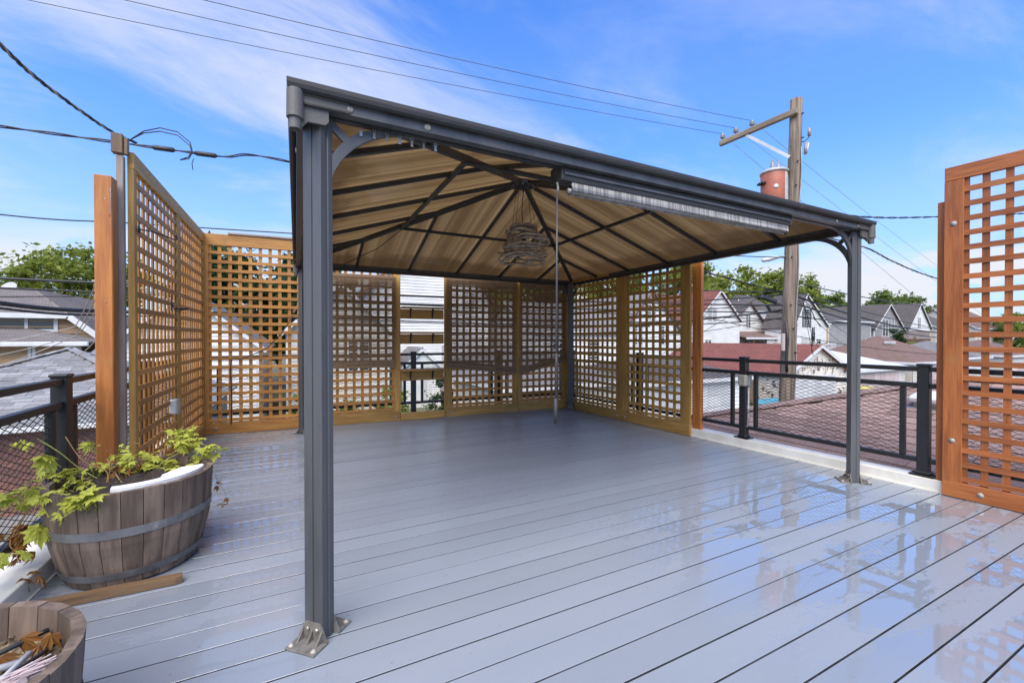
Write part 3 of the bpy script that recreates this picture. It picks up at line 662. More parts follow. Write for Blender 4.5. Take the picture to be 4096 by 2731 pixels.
plain_post('timber_post', 'short rust brown timber post behind the edge of the right lattice screen', (RX(1.39) + 0.05, 1.405, 1.15), (0.06, 0.05, 2.12), M_rust, R(3.3))
# loose cap board on the back screen
t = thing('cap_board', 'loose weathered cap board lying on top of the back left screen', 'board', (-0.66, BY(-0.66), 2.443), BA); box('plank', t, (0.55, 0.0, 0.012), (1.25, 0.07, 0.022), M_grey, bev=0.002)

# ---- shelf bay
sh = thing('wall_shelf', 'open bay of three wooden shelves on black brackets between the back lattice screens', 'shelf', (1.332, BY(1.332), 0), BA)
SWd = 0.633
box('sill', sh, (SWd / 2, -0.01, 0.055), (SWd, 0.085, 0.10), M_tan, bev=0.004)
for zt, dep, ext in ((1.622, 0.14, 0.0), (1.262, 0.14, 0.0), (0.735, 0.22, 0.02)):
    box('shelf_board', sh, (SWd / 2, -dep / 2 + 0.02, zt - 0.012), (SWd + 2 * ext - 0.004, dep, 0.024), M_tan, bev=0.003)
    box('apron', sh, (SWd / 2, 0.012, zt - 0.1), (SWd - 0.006, 0.02, 0.142), M_tan, bev=0.002)
    for bx in (0.14, 0.46):
        br_ = bpy.data.objects.new('bracket', None); link(br_, sh); br_.location = (bx, 0, zt - 0.025)
        box('bracket_leg', br_, (0, -0.002, -0.07), (0.016, 0.006, 0.14), M_black)
        box('bracket_arm', br_, (0, -0.05, -0.003), (0.016, 0.10, 0.005), M_black)
        bar('bracket_brace', br_, (0, -0.004, -0.11), (0, -0.085, -0.008), 0.010, 0.005, M_black)

# ---- bamboo roll shades
def shade(label, x0, x1, ztop, zl, zr):
    t = thing('bamboo_shade', label, 'window shade', (x0, BY(x0) - 0.045, ztop), BA, 'bamboo roll shades')
    Ln = (x1 - x0) / math.cos(BA); items = []; n = int((ztop - min(zl, zr)) / 0.0088)
    rr = random.Random(int(x0 * 100))
    for k in range(n):
        f = (k + 0.5) / n
        for j in range(3):
            xa, xb = Ln * j / 3, Ln * (j + 1) / 3
            za, zb_ = -f * (ztop - (zl + (zr - zl) * j / 3)), -f * (ztop - (zl + (zr - zl) * (j + 1) / 3))
            h = 0.0088 * rr.choice((0.56, 0.62, 0.68, 0.72, 0.42)); 
            if f > 0.93: h = 0.0088
            if f < 0.10: h = 0.0088 * 0.86
            jx = rr.uniform(-0.006, 0.006); y = rr.uniform(-.0012, .0012) - 0.012 * math.sin(f * 3) * math.sin(math.pi * (j) / 3)
            y2 = rr.uniform(-.0012, .0012) - 0.012 * math.sin(f * 3) * math.sin(math.pi * (j + 1) / 3)
            if j == 0: xa += jx
            if j == 2: xb += jx
            items.append(([(xa, y, za), (xb, y2, zb_), (xb, y2, zb_ + h), (xa, y, za + h), (xa, y + .002, za), (xb, y2 + .002, zb_), (xb, y2 + .002, zb_ + h), (xa, y + .002, za + h)],
                          [(0, 1, 2, 3), (7, 6, 5, 4), (0, 4, 5, 1), (3, 2, 6, 7)]))
    tag(joined('bamboo_slats', t, items, M_bamboo), kind='stuff')
    for fx in [0.1, 0.3, 0.5, 0.7, 0.9]:
        tube('warp_thread', t, [(Ln * fx, -0.003, 0), (Ln * fx, -0.014, -(ztop - (zl + (zr - zl) * fx)) * 0.5), (Ln * fx, -0.003, -(ztop - (zl + (zr - zl) * fx)))], 0.0016, M_bamboo, 4)
    bar('bottom_rod', t, (0, -0.002, zl - ztop), (Ln, -0.002, zr - ztop), 0.014, 0.02, M_bamboo)
    bar('head_rail', t, (0, 0.01, 0), (Ln, 0.01, 0), 0.02, 0.03, M_bamboo)
shade('wide brown bamboo shade left of the open shelf gap', 0.28, 1.255, 2.03, 0.775, 0.775)
shade('brown bamboo shade right of the shelf gap with its right end sagging', 1.99, 3.13, 2.06, 0.745, 0.615)
shade('bamboo shade in the back right corner with its left end sagging', 3.19, 4.02, 2.08, 0.60, 0.80)

# ================================================================== RAILINGS
def mesh_panel(parent, x0, x1, z0, z1):
    items = []; sx, sz = 0.078, 0.034; k_ = sz / sx
    for sg in (1, -1):
        c = -((x1 - x0) * k_) - sz; 
        while c < (z1 - z0) + (x1 - x0) * k_ + sz:
            # line z = c + sg*k*x, clipped to the frame
            pts = []
            Lx = x1 - x0; Lz = z1 - z0
            xa, xb = 0.0, Lx
            za, zb = c + sg * k_ * xa, c + sg * k_ * xb
            lo, hi = 0.0, 1.0; dz_ = zb - za
            for (a, d) in ((0 - za, dz_), (-(Lz - za), -dz_)):
                if abs(d) < 1e-9: continue
                tt = a / d
                if d > 0: lo = max(lo, tt)
                else: hi = min(hi, tt)
            if hi - lo > 0.001:
                A = Vector((x0 + lo * Lx, 0.0015 * sg, z0 + za + dz_ * lo)); B = Vector((x0 + hi * Lx, 0.0015 * sg, z0 + za + dz_ * hi))
                d = B - A; rot = Matrix.Rotation(-math.atan2(d.z, d.x), 3, 'Y')
                items.append(boxdata((A + B) / 2, (d.length, 0.003, 0.0029), rot))
            c += sz
    tag(joined('expanded_mesh', parent, items, M_rail), kind='stuff')
def railing(label, p, rz, posts, x0, x1, z0=0.095, skip_mesh=()):
    t = thing('railing', label, 'railing', (p[0], p[1], 0), rz, 'black mesh railings round the deck')
    for x in posts:
        po = box('post', t, (x, 0, (z0 + 0.955) / 2), (0.072, 0.072, 0.955 - z0), M_rail, bev=0.004)
        zc_ = (z0 + 0.955) / 2
        box('post_cap', po, (0, 0, 0.965 - zc_), (0.084, 0.084, 0.02), M_rail, bev=0.006)
        box('base_plate', po, (0, 0, z0 + 0.006 - zc_), (0.15, 0.13, 0.011), M_rail, bev=0.003)
        box('base_collar', po, (0, 0, z0 + 0.022 - zc_), (0.098, 0.098, 0.026), M_rail, bev=0.010)
        for sx in (-.06, .06): lathe('bolt', po, [(.009, 0), (.009, .008)], M_rail, 6, loc=(sx, 0, z0 + 0.011 - zc_))
    edges = [x0] + list(posts) + [x1]
    for i in range(len(edges) - 1):
        a, b_ = edges[i] + (0.036 if i else 0), edges[i + 1] - (0.036 if i < len(edges) - 2 else 0)
        if b_ - a < 0.1: continue
        box('top_rail', t, ((a + b_) / 2, 0, 0.932), (b_ - a, 0.045, 0.036), M_rail, bev=0.003)
        box('middle_rail', t, ((a + b_) / 2, 0, 0.802), (b_ - a, 0.045, 0.038), M_rail, bev=0.003)
        box('bottom_rail', t, ((a + b_) / 2, 0, 0.212), (b_ - a, 0.045, 0.036), M_rail, bev=0.003)
        s0, s1 = a + (0.075 if i else 0.0), b_ - (0.075 if i < len(edges) - 2 else 0.0)
        if s1 - s0 < 0.2: continue
        box('frame_bar', t, (s0 + 0.018, 0, 0.507), (0.036, 0.036, 0.548), M_rail, bev=0.003)
        box('frame_bar', t, (s1 - 0.018, 0, 0.507), (0.036, 0.036, 0.548), M_rail, bev=0.003)
        mesh_panel(t, s0 + 0.03, s1 - 0.03, 0.225, 0.79)
rr0 = (RX(6.3) + 0.075, 6.3)
railing('black railing along the right edge of the deck with a grey outlet box on it', rr0, RA, [0.35, 1.85, 3.335, 4.795, 6.25], 0.0, 7.6)
railing('black railing behind the back lattice screens', (-1.15, 6.48), BA, [0.15, 1.45, 2.72, 4.1, 5.3], 0.0, 5.5, z0=0.02)
railing('black railing on the left behind the big barrel planter', (-1.19, 6.35), R(-90), [1.5, 3.03, 4.75, 6.2], 0.0, 7.8, z0=0.10)
# outlet box on the right railing
px_ = RX(2.95) + 0.075
ob = thing('outlet_box', 'grey weatherproof outlet box with conduit fixed to the right railing post', 'outlet', (px_ - 0.035, 2.93, 0.30))
box('box_body', ob, (0.005, -0.015, 0.42), (0.05, 0.078, 0.115), M_galv, bev=0.006)
box('bubble_cover', ob, (-0.045, 0.0, 0.425), (0.055, 0.095, 0.12), M_outlet, bev=0.014)
tube('conduit', ob, [(0.005, -0.03, 0.37), (0.005, -0.03, 0.05), (0.01, -0.02, -0.05), (0.04, 0.02, -0.11), (0.10, 0.05, -0.16)], 0.012, M_galv, 8)
tube('coupling', ob, [(0.005, -0.03, 0.16), (0.005, -0.03, 0.08)], 0.016, M_galv, 8)
ob = thing('outlet_box', 'small off white outlet box on the left lattice wall', 'outlet', (-0.965, 4.72, 0.50))
box('box_body', ob, (0, 0, 0.07), (0.055, 0.085, 0.13), M_white, bev=0.008)
box('lid', ob, (0.032, 0, 0.07), (0.012, 0.09, 0.135), M_outlet, bev=0.004)
hk = thing('iron_hook', 'black iron plant hook sticking out of the left lattice frame', 'hook', (-0.965, 3.80, 1.93))
hp = lathe('hook_plate', hk, [(.028, 0), (.028, .004), (.01, .008)], M_black, 10); hp.rotation_euler = (0, math.pi / 2, 0)
tube('hook_arm', hk, [(0, 0, 0), (0.05, 0.06, 0.006), (0.11, 0.16, 0.0), (0.15, 0.22, -0.012), (0.165, 0.245, 0.0), (0.16, 0.24, 0.022), (0.148, 0.222, 0.02)], 0.005, M_black, 7)
hk = thing('candle_holder', 'small black iron candle holder on the left lattice wall', 'candle holder', (-0.955, 4.62, 1.42))
lathe('dish', hk, [(.012, 0), (.045, .008), (.05, .018), (.04, .014)], M_black, 14, loc=(0.07, 0, 0))
tube('arm', hk, [(0, 0, 0.06), (0.02, 0, 0.0), (0.05, 0, -0.015), (0.07, 0, 0.0)], 0.004, M_black, 6)
box('back_plate', hk, (0, 0, 0.06), (0.008, 0.022, 0.14), M_black)
o = tube('extension_cord', None, [(-0.03, 5.95, 1.45), (-0.15, 6.12, 1.25), (-0.32, 6.17, 1.05), (-0.55, 6.18, 0.93), (-0.70, 6.19, 0.91), (-0.715, 6.19, 0.80), (-0.70, 6.19, 0.45), (-0.71, 6.19, 0.12)], 0.0055, M_cable, 6)
tag(o, 'black extension cord draped across the back left lattice screen', 'cord')

# ================================================================== PLANTERS
def barrel(label, c, rb, rm, rt, h, nst, hoops):
    t = thing('barrel_planter', label, 'planter', c, 0.1)
    lv = [(0.0, rb), (0.2 * h, rb + (rm - rb) * 0.55), (0.45 * h, rm), (0.75 * h, rt + (rm - rt) * 0.2 if rm > rt else rm + (rt - rm) * 0.6), (h, rt)]
    half = math.pi / nst * 0.965; th = 0.026
    V = []
    for z, r in lv:
        for rr_, sg in ((r, -1), (r, 0), (r, 1), (r - th, 1), (r - th, -1)):
            a = sg * half; k = 1.0 if sg else 1.004
            V.append((rr_ * k * math.cos(a), rr_ * k * math.sin(a), z))
    F = []
    for i in range(len(lv) - 1):
        for k in range(5): F.append((5 * i + k, 5 * i + (k + 1) % 5, 5 * i + 5 + (k + 1) % 5, 5 * i + 5 + k))
    F += [(4, 3, 2, 1, 0), tuple(5 * (len(lv) - 1) + k for k in range(5))]
    me = bpy.data.meshes.new('stave'); me.from_pydata(V, [], F); me.materials.append(M_stave); me.update()
    for k in range(nst):
        o = bpy.data.objects.new('stave', me); link(o, t); o.rotation_euler = (0, 0, 2 * math.pi * k / nst); o.location.z = random.uniform(-0.002, 0.003)
    def rad(z):
        for (za, ra), (zb, rb2) in zip(lv, lv[1:]):
            if za <= z <= zb: return ra + (rb2 - ra) * (z - za) / (zb - za)
        return rt
    for (z, hh) in hoops:
        r0, r1 = rad(z) + 0.0025, rad(z + hh) + 0.0025
        lathe_open('hoop', t, [(r0, z), (r0 + 0.0022, z), (r1 + 0.0022, z + hh), (r1, z + hh), (r0, z)], M_hoop, 48)
        a = R(-35); lathe('rivet', t, [(.007, 0), (.006, .003)], M_hoop, 8, loc=((r0 + .003) * math.cos(a), (r0 + .003) * math.sin(a), z + hh / 2)).rotation_euler = (math.pi / 2, 0, a + math.pi / 2)
    return t, rad
def lathe_open(name, parent, prof, m, n):
    V = []; F = []
    for r, z in prof:
        for k in range(n):
            t = 2 * math.pi * k / n; V.append((r * math.cos(t), r * math.sin(t), z))
    for i in range(len(prof) - 1):
        for k in range(n): F.append((i * n + k, i * n + (k + 1) % n, (i + 1) * n + (k + 1) % n, (i + 1) * n + k))
    return meshobj(name, V, F, m, parent, False)
def soil(parent, r, z, m, amp=0.015, seed=1, name='soil'):
    rr = random.Random(seed); V = [(0, 0, z + 0.02)]; F = []; nr, na = 9, 30
    for i in range(1, nr + 1):
        for k in range(na):
            a = 2 * math.pi * k / na; V.append((r * i / nr * math.cos(a), r * i / nr * math.sin(a), z + rr.uniform(-amp, amp) + 0.02 * (1 - i / nr)))
    for k in range(na): F.append((0, 1 + k, 1 + (k + 1) % na))
    for i in range(nr - 1):
        for k in range(na):
            a, b_ = 1 + i * na + k, 1 + i * na + (k + 1) % na; F.append((a, a + na, b_ + na, b_))
    return meshobj(name, V, F, m, parent, True)
BC = Vector((-0.755, 2.885, 0.012)); BH = 0.455
bt, brad = barrel('large half barrel planter with vines standing on the left of the deck', BC, 0.262, 0.318, 0.335, BH, 26, ((0.035, 0.036), (0.245, 0.040)))
soil(bt, 0.300, BH - 0.045, M_soil, 0.014, 4)
# white foam slab leaning inside the front rim
fm_ = thing('foam_scrap', 'white foam scrap lying on the soil inside the big barrel rim', 'foam', BC + Vector((0, 0, BH - 0.03)))
V = []; F = []; nA = 26
for k in range(nA + 1):
    f = k / nA; a = R(-92) + R(86) * f
    if f < 0.42: inn = 0.020 + 0.02 * f
    elif f < 0.5: inn = 0.03 + (f - 0.42) / 0.08 * 0.045
    else: inn = 0.075 + 0.02 * math.sin((f - 0.5) * 6.28)
    if f > 0.9: inn *= max(0.15, (1 - f) / 0.1)
    ro = 0.304
    for r_, z in ((ro, 0), (ro, 0.045), (ro - inn, 0.052), (ro - inn, 0)): V.append((r_ * math.cos(a), r_ * math.sin(a), z))
for k in range(nA):
    for j in range(4): F.append((4 * k + j, 4 * k + (j + 1) % 4, 4 * k + 4 + (j + 1) % 4, 4 * k + 4 + j))
F += [(3, 2, 1, 0), tuple(4 * nA + j for j in range(4))]
meshobj('foam_slab', V, F, M_foam, fm_)
# lumber strip
lb = thing('lumber_strip', 'brown strip of lumber lying on the deck under the big barrel', 'board', (-0.80, 2.556, 0.003), R(-1.0))
prism('strip', lb, [(-0.30, -0.022), (0.285, -0.022), (0.31, -0.012), (0.30, 0.022), (-0.30, 0.022)], M_lumber['x'], 'z', 0, 0.034)
# ---- hop vine: lobed leaves on stems
def leaf_mesh(name, m, lobes, curl):
    out = []
    n = len(lobes)
    V = [(0, 0, 0)]; F = []
    for i, (ang, ln, nl, na) in enumerate(lobes):
        a = R(ang); V.append((ln * math.sin(a), ln * math.cos(a), -curl * ln * ln))
        a2 = R(na); V.append((nl * math.sin(a2), nl * math.cos(a2), 0.012 - curl * nl * nl))
    k = len(V) - 1
    for i in range(1, k): F.append((0, i + 1, i))
    me = bpy.data.meshes.new(name); me.from_pydata(V, [], F); me.materials.append(m); me.update(); return me
LB = [(-138, .48, .40, -112), (-92, .66, .50, -74), (-56, .84, .52, -36), (-22, .72, .70, -12), (0, 1.0, .70, 12), (22, .72, .52, 36), (56, .84, .50, 74), (92, .66, .40, 112), (138, .48, .1, 165)]
hopA, hopB = leaf_mesh('hop_leaf', M_hop, LB, 0.35), leaf_mesh('hop_leaf', M_hop, LB, 0.75)
deadA = leaf_mesh('dead_leaf', M_dead, LB, 1.6)
vn = thing('hop_vine', 'green hop vine with lobed leaves spilling out of the big barrel', 'vine', BC + Vector((0, 0, BH - 0.03)))
VB = Vector(vn.location)
rv = random.Random(11); VD = 0.845
def add_leaf(parent, p, size, me, nm, tilt=None):
    o = bpy.data.objects.new(nm, me); link(o, parent); o.location = p
    o.scale = (size, size, size)
    o.rotation_euler = (rv.uniform(-0.9, 0.5), rv.uniform(-0.6, 0.6), rv.uniform(0, 6.28)); return o
clusters = [ # bearing in the photo, distance, spread, leaves, leaf size
    (755, 1760, 2.95, .09, 13, .050), (830, 1800, 2.9, .07, 7, .044), (610, 1840, 2.9, .08, 9, .045), (720, 1880, 2.85, .08, 8, .045), (500, 1850, 2.75, .08, 7, .045),
    (420, 1930, 2.7, .09, 10, .048), (300, 1960, 2.6, .09, 9, .05), (250, 1890, 2.55, .06, 6, .05), (170, 1830, 2.55, .03, 2, .075), (330, 1985, 2.45, .06, 7, .05),
    (240, 1985, 2.45, .07, 7, .052), (370, 2010, 2.42, .04, 3, .062), (100, 1775, 2.55, .03, 3, .04), (345, 1770, 2.75, .02, 1, .055), (700, 1730, 3.0, .05, 4, .05),
    (765, 1720, 3.05, .05, 4, .048), (655, 1850, 2.9, .06, 6, .04), (570, 1920, 2.7, .06, 6, .042), (340, 1985, 2.36, .03, 2, .066), (430, 1985, 2.5, .04, 3, .05),
    (165, 2110, 2.42, .02, 2, .07), (230, 2050, 2.40, .02, 1, .06), (10, 1985, 2.35, .04, 4, .055), (20, 2240, 2.25, .03, 2, .06), (790, 1830, 2.95, .03, 3, .035), (590, 1875, 2.85, .05, 5, .04), (200, 1920, 2.6, .10, 7, .05), (130, 1975, 2.5, .08, 5, .05), (480, 1800, 2.9, .08, 5, .04), (400, 1865, 2.75, .08, 6, .045), (300, 2000, 2.34, .05, 4, .055)]
for (px, py, dd, sp_, n, sz) in clusters:
    c = at(px, py, dd * VD * (0.945 if py > 1940 else 1.0)); n = int(n * 2.8 + .5)
    for _ in range(n):
        p = c + Vector((rv.gauss(0, sp_ * .5), rv.gauss(0, sp_ * .5), rv.gauss(0, sp_ * .32)))
        add_leaf(vn, p - VB, sz * rv.choice((.35, .5, .6, .7, .8, .9, 1.0, 1.15)), rv.choice((hopA, hopB)), 'leaf')
def vine_stem(pts, r, m):
    P_ = [Vector(p) for p in pts]; out = []
    for i in range(len(P_) - 1):
        a, b_, c, d = P_[max(i - 1, 0)], P_[i], P_[i + 1], P_[min(i + 2, len(P_) - 1)]
        for k in range(5):
            t = k / 5; out.append(0.5 * ((2 * b_) + (c - a) * t + (2 * a - 5 * b_ + 4 * c - d) * t * t + (3 * b_ - a - 3 * c + d) * t ** 3) - VB)
    out.append(P_[-1] - VB); tube('stem', vn, out, r, m, 5)
A_ = lambda x, y, d: at(x, y, d * VD)
for pts, m in (
    ([(520, 1985, 2.65), (420, 1990, 2.55), (250, 1960, 2.5), (100, 2000, 2.42), (0, 2060, 2.3), (-60, 2120, 2.2)], M_stem),
    ([(480, 1960, 2.7), (330, 1880, 2.65), (240, 1810, 2.6), (160, 1760, 2.6), (150, 1750, 2.6)], M_stem),
    ([(430, 1960, 2.6), (440, 1860, 2.6), (430, 1840, 2.62), (480, 1920, 2.6), (515, 1950, 2.55)], M_twig),
    ([(400, 1990, 2.6), (430, 1890, 2.65), (330, 1840, 2.7), (262, 1746, 2.75)], M_twig),
    ([(560, 1930, 2.8), (640, 1860, 2.9), (700, 1800, 3.0), (735, 1720, 3.05), (800, 1705, 3.1)], M_twig),
    ([(560, 1920, 2.8), (680, 1830, 2.9), (760, 1805, 2.95), (830, 1815, 2.9)], M_stem),
    ([(380, 1990, 2.42), (440, 2020, 2.40), (490, 2055, 2.37), (508, 2065, 2.36)], M_twig),
    ([(330, 2010, 2.38), (335, 2110, 2.36), (360, 2180, 2.35), (410, 2205, 2.34)], M_twig),
    ([(300, 1980, 2.45), (150, 2010, 2.40), (70, 2110, 2.35), (40, 2180, 2.30), (80, 2210, 2.3)], M_twig),
    ([(360, 1960, 2.5), (240, 1990, 2.45), (190, 2050, 2.42), (165, 2105, 2.42)], M_stem),
    ([(450, 1930, 2.7), (560, 1860, 2.85), (600, 1830, 2.9), (650, 1820, 2.9)], M_twig),
    ([(420, 1990, 2.5), (500, 1930, 2.7), (540, 1880, 2.8)], M_twig), ([(350, 2000, 2.45), (420, 1940, 2.6), (450, 1850, 2.7)], M_twig),
    ([(460, 1990, 2.55), (380, 1930, 2.65), (300, 1900, 2.65)], M_twig), ([(250, 2000, 2.5), (130, 1920, 2.5), (60, 2010, 2.4)], M_stem)):
    vine_stem([A_(*p) for p in pts], rv.uniform(0.0022, 0.0034), m)
for (px, py, dd, sp_, n, sz) in ((550, 1900, 2.75, .10, 12, .03), (440, 1925, 2.65, .09, 10, .03), (480, 1950, 2.6, .08, 8, .028), (70, 2130, 2.36, .05, 10, .045), (50, 2170, 2.33, .05, 8, .04), (95, 2215, 2.32, .04, 6, .035), (660, 1780, 2.95, .06, 6, .025)):
    c = at(px, py, dd * VD)
    for _ in range(n): add_leaf(vn, c + Vector((rv.gauss(0, sp_ * .5), rv.gauss(0, sp_ * .5), rv.gauss(0, sp_ * .4))) - VB, sz * rv.uniform(.6, 1.2), deadA, 'dead_leaf')
dv = thing('dead_vine', 'dry brown vine tip with curled leaves dangling right of the big barrel', 'vine', A_(885, 1960, 2.95))
tube('stem', dv, [A_(*q) - Vector(dv.location) for q in ((862, 1900, 2.97), (872, 1930, 2.96), (900, 1965, 2.95), (905, 1995, 2.95), (885, 2015, 2.95))], 0.0013, M_twig, 4)
for q in ((866, 1925, 2.96), (868, 1942, 2.96), (905, 1990, 2.95), (885, 2012, 2.95), (893, 2018, 2.94)): add_leaf(dv, A_(*q) - Vector(dv.location), 0.024, deadA, 'dead_leaf')
for q, lb_ in (((120, 2285, 2.2), 'small curled dead leaf on the left white curb'), ((155, 2300, 2.2), 'largest curled dead leaf resting on the left white curb'), ((85, 2310, 2.2), 'narrow dead leaf at the left end of the left curb')):
    o = bpy.data.objects.new('fallen_leaf', deadA); link(o); p = at(*q); d_ = p - Vector((0, 0, CAMH)); tt = (0.112 - CAMH) / d_.z; p = Vector((0, 0, CAMH)) + d_ * tt
    o.location = p; o.scale = (.045, .045, .045); o.rotation_euler = (rv.uniform(-.4, .4), rv.uniform(-.4, .4), rv.uniform(0, 6)); tag(o, lb_, 'leaf')

# second barrel, bottom left corner
SC = Vector((-0.812, 1.425, -0.004))
st_, srad = barrel('half barrel planter with dry mulch cut off by the bottom left corner', SC, 0.25, 0.31, 0.325, 0.42, 24, ((0.03, 0.034), (0.22, 0.038)))
soil(st_, 0.292, 0.335, M_drysoil, 0.022, 9)
rs = random.Random(5)
for k in range(70):
    a = rs.uniform(0, 6.28); r_ = 0.285 * math.sqrt(rs.random()); s_ = rs.uniform(0.008, 0.022)
    o = box('mulch_chip', st_, (r_ * math.cos(a), r_ * math.sin(a), 0.362 + rs.uniform(-.008, .008)), (s_ * 1.0, 0.012, 0.008), M_drysoil); o.rotation_euler = (rs.uniform(-1, 1), rs.uniform(-1, 1), rs.uniform(0, 6))
sk = thing('grey_sticks', 'tangle of grey plastic sticks in the corner barrel', 'sticks', SC + Vector((0, 0, 0.36)))
for k in range(11):
    a = rs.uniform(0, 6.28); c = Vector((rs.uniform(.08, .22), rs.uniform(-.08, .13), 0.015 + 0.003 * k)); d = Vector((math.cos(a), math.sin(a), rs.uniform(-.25, .25))) * rs.uniform(.04, .08)
    tube('stick', sk, [c - d, c + d], rs.uniform(0.005, 0.011), M_patch if k % 3 else M_gazdark, 6)
dl = thing('dead_leaf_clump', 'orange dead leaf clump on the mulch of the corner barrel', 'leaf', SC + Vector((0.185, 0.075, 0.375)))
for k in range(7): add_leaf(dl, Vector((rs.uniform(-.07, .07), rs.uniform(-.08, .08), rs.uniform(0, .05))), rs.uniform(.026, .042), deadA, 'dead_leaf')
fs = thing('frayed_scrap', 'frayed pinkish white plastic scrap sticking out of the corner barrel', 'scrap', SC + Vector((0.185, -0.085, 0.375)), R(24))
V, F = [], []
items = [boxdata((0.0, 0, 0.02), (0.16, 0.030, 0.016), Matrix.Rotation(R(-8), 3, 'Y'))]
for k in range(60):
    y = rs.uniform(-.015, .015); items.append(boxdata((0.065 + rs.uniform(0, .03), y + rs.uniform(-.006, .006), 0.04 + rs.uniform(-.01, .012)), (rs.uniform(.03, .075), .0016, .0016), Matrix.Rotation(R(rs.uniform(-16, 4)), 3, 'Y') @ Matrix.Rotation(R(rs.uniform(-16, 16)), 3, 'Z')))
joined('frayed_body', fs, items, pm('pinkish_plastic', (0.74, 0.62, 0.60), (0.6, 0.47, 0.45), 30, (0.2, 1, 1), 0.6, rand=0))
# ================================================================== NEIGHBOURHOOD
def uvmesh(name, V, F, UV, m, parent):
    o = meshobj(name, V, F, m, parent); uv = o.data.uv_layers.new(name='UVMap')
    for p, q in zip(o.data.polygons, UV):
        for li, c in zip(p.loop_indices, q): uv.data[li].uv = c
    return o
def siding_data(zlo, zhi, flo, fhi, expo, P):
    """lapped boards between the curves flo(z), fhi(z); P(s, out, z) places a point"""
    V = []; F = []; z = zlo
    while z < zhi - 1e-3:
        z2 = min(z + expo, zhi); b = len(V)
        V += [P(flo(z), 0.032, z), P(fhi(z), 0.032, z), P(fhi(z2), 0.0, z2), P(flo(z2), 0.0, z2), P(flo(z), 0.0, z), P(fhi(z), 0.0, z)]
        F += [(b, b + 1, b + 2, b + 3), (b + 4, b + 5, b + 1, b)]; z = z2
    return V, F
def placer(face, W, Dp):
    return {'f': lambda s, o_, z: Vector((s, -o_, z)), 'l': lambda s, o_, z: Vector((-o_, s, z)),
            'r': lambda s, o_, z: Vector((W + o_, s, z)), 'b': lambda s, o_, z: Vector((s, Dp + o_, z))}[face]
def window(parent, P, s, z, wd, hg, vb=1, hb=1, fm=None, pm_=None, fw=0.09):
    fm = fm or M_white; pm_ = pm_ or M_glass
    def bx(s0, s1, z0, z1, o0, o1):
        V = [P(a, o_, c) for a in (s0, s1) for o_ in (o0, o1) for c in (z0, z1)]
        return V, [(0, 1, 3, 2), (4, 6, 7, 5), (0, 4, 5, 1), (2, 3, 7, 6), (0, 2, 6, 4), (1, 5, 7, 3)]
    h2, w2 = hg / 2, wd / 2
    fr = joined('window', parent, [bx(s - w2 - fw, s - w2, z - h2 - fw, z + h2 + fw, 0, .06), bx(s + w2, s + w2 + fw, z - h2 - fw, z + h2 + fw, 0, .06),
                                   bx(s - w2, s + w2, z + h2, z + h2 + fw, 0, .06), bx(s - w2, s + w2, z - h2 - fw, z - h2, 0, .06)], fm)
    V, F = bx(s - w2, s + w2, z - h2, z + h2, .02, .026); meshobj('pane', V, F, pm_, fr)
    for k in range(vb):
        c = s - w2 + wd * (k + 1) / (vb + 1); V, F = bx(c - .02 - .03 * (vb == 1), c + .02 + .03 * (vb == 1), z - h2, z + h2, .028, .05); meshobj('muntin', V, F, fm, fr)
    for k in range(hb):
        c = z - h2 + hg * (k + 1) / (hb + 1); V, F = bx(s - w2, s + w2, c - .025, c + .025, .029, .047); meshobj('muntin', V, F, fm, fr)
    return fr
def slab_roof(parent, quads, m, th=0.12, trim=None):
    """each quad: 3-4 corners, first edge = eave"""
    for q in quads:
        q = [Vector(p) for p in q]; ex = (q[1] - q[0]).normalized(); nrm = (q[1] - q[0]).cross(q[-1] - q[0]).normalized()
        if nrm.z < 0: nrm = -nrm
        ey = nrm.cross(ex); n = len(q)
        V = q + [p - nrm * th for p in q]
        F = [tuple(range(n)), tuple(range(2 * n - 1, n - 1, -1))] + [(i, n + i, n + (i + 1) % n, (i + 1) % n) for i in range(n)]
        uv2 = [((p - q[0]).dot(ex), (p - q[0]).dot(ey)) for p in q]
        UV = [uv2, uv2[::-1]] + [[(0, 0), (0, .05), (.3, .05), (.3, 0)]] * n
        uvmesh('roof_slope', V, F, UV, m, parent)
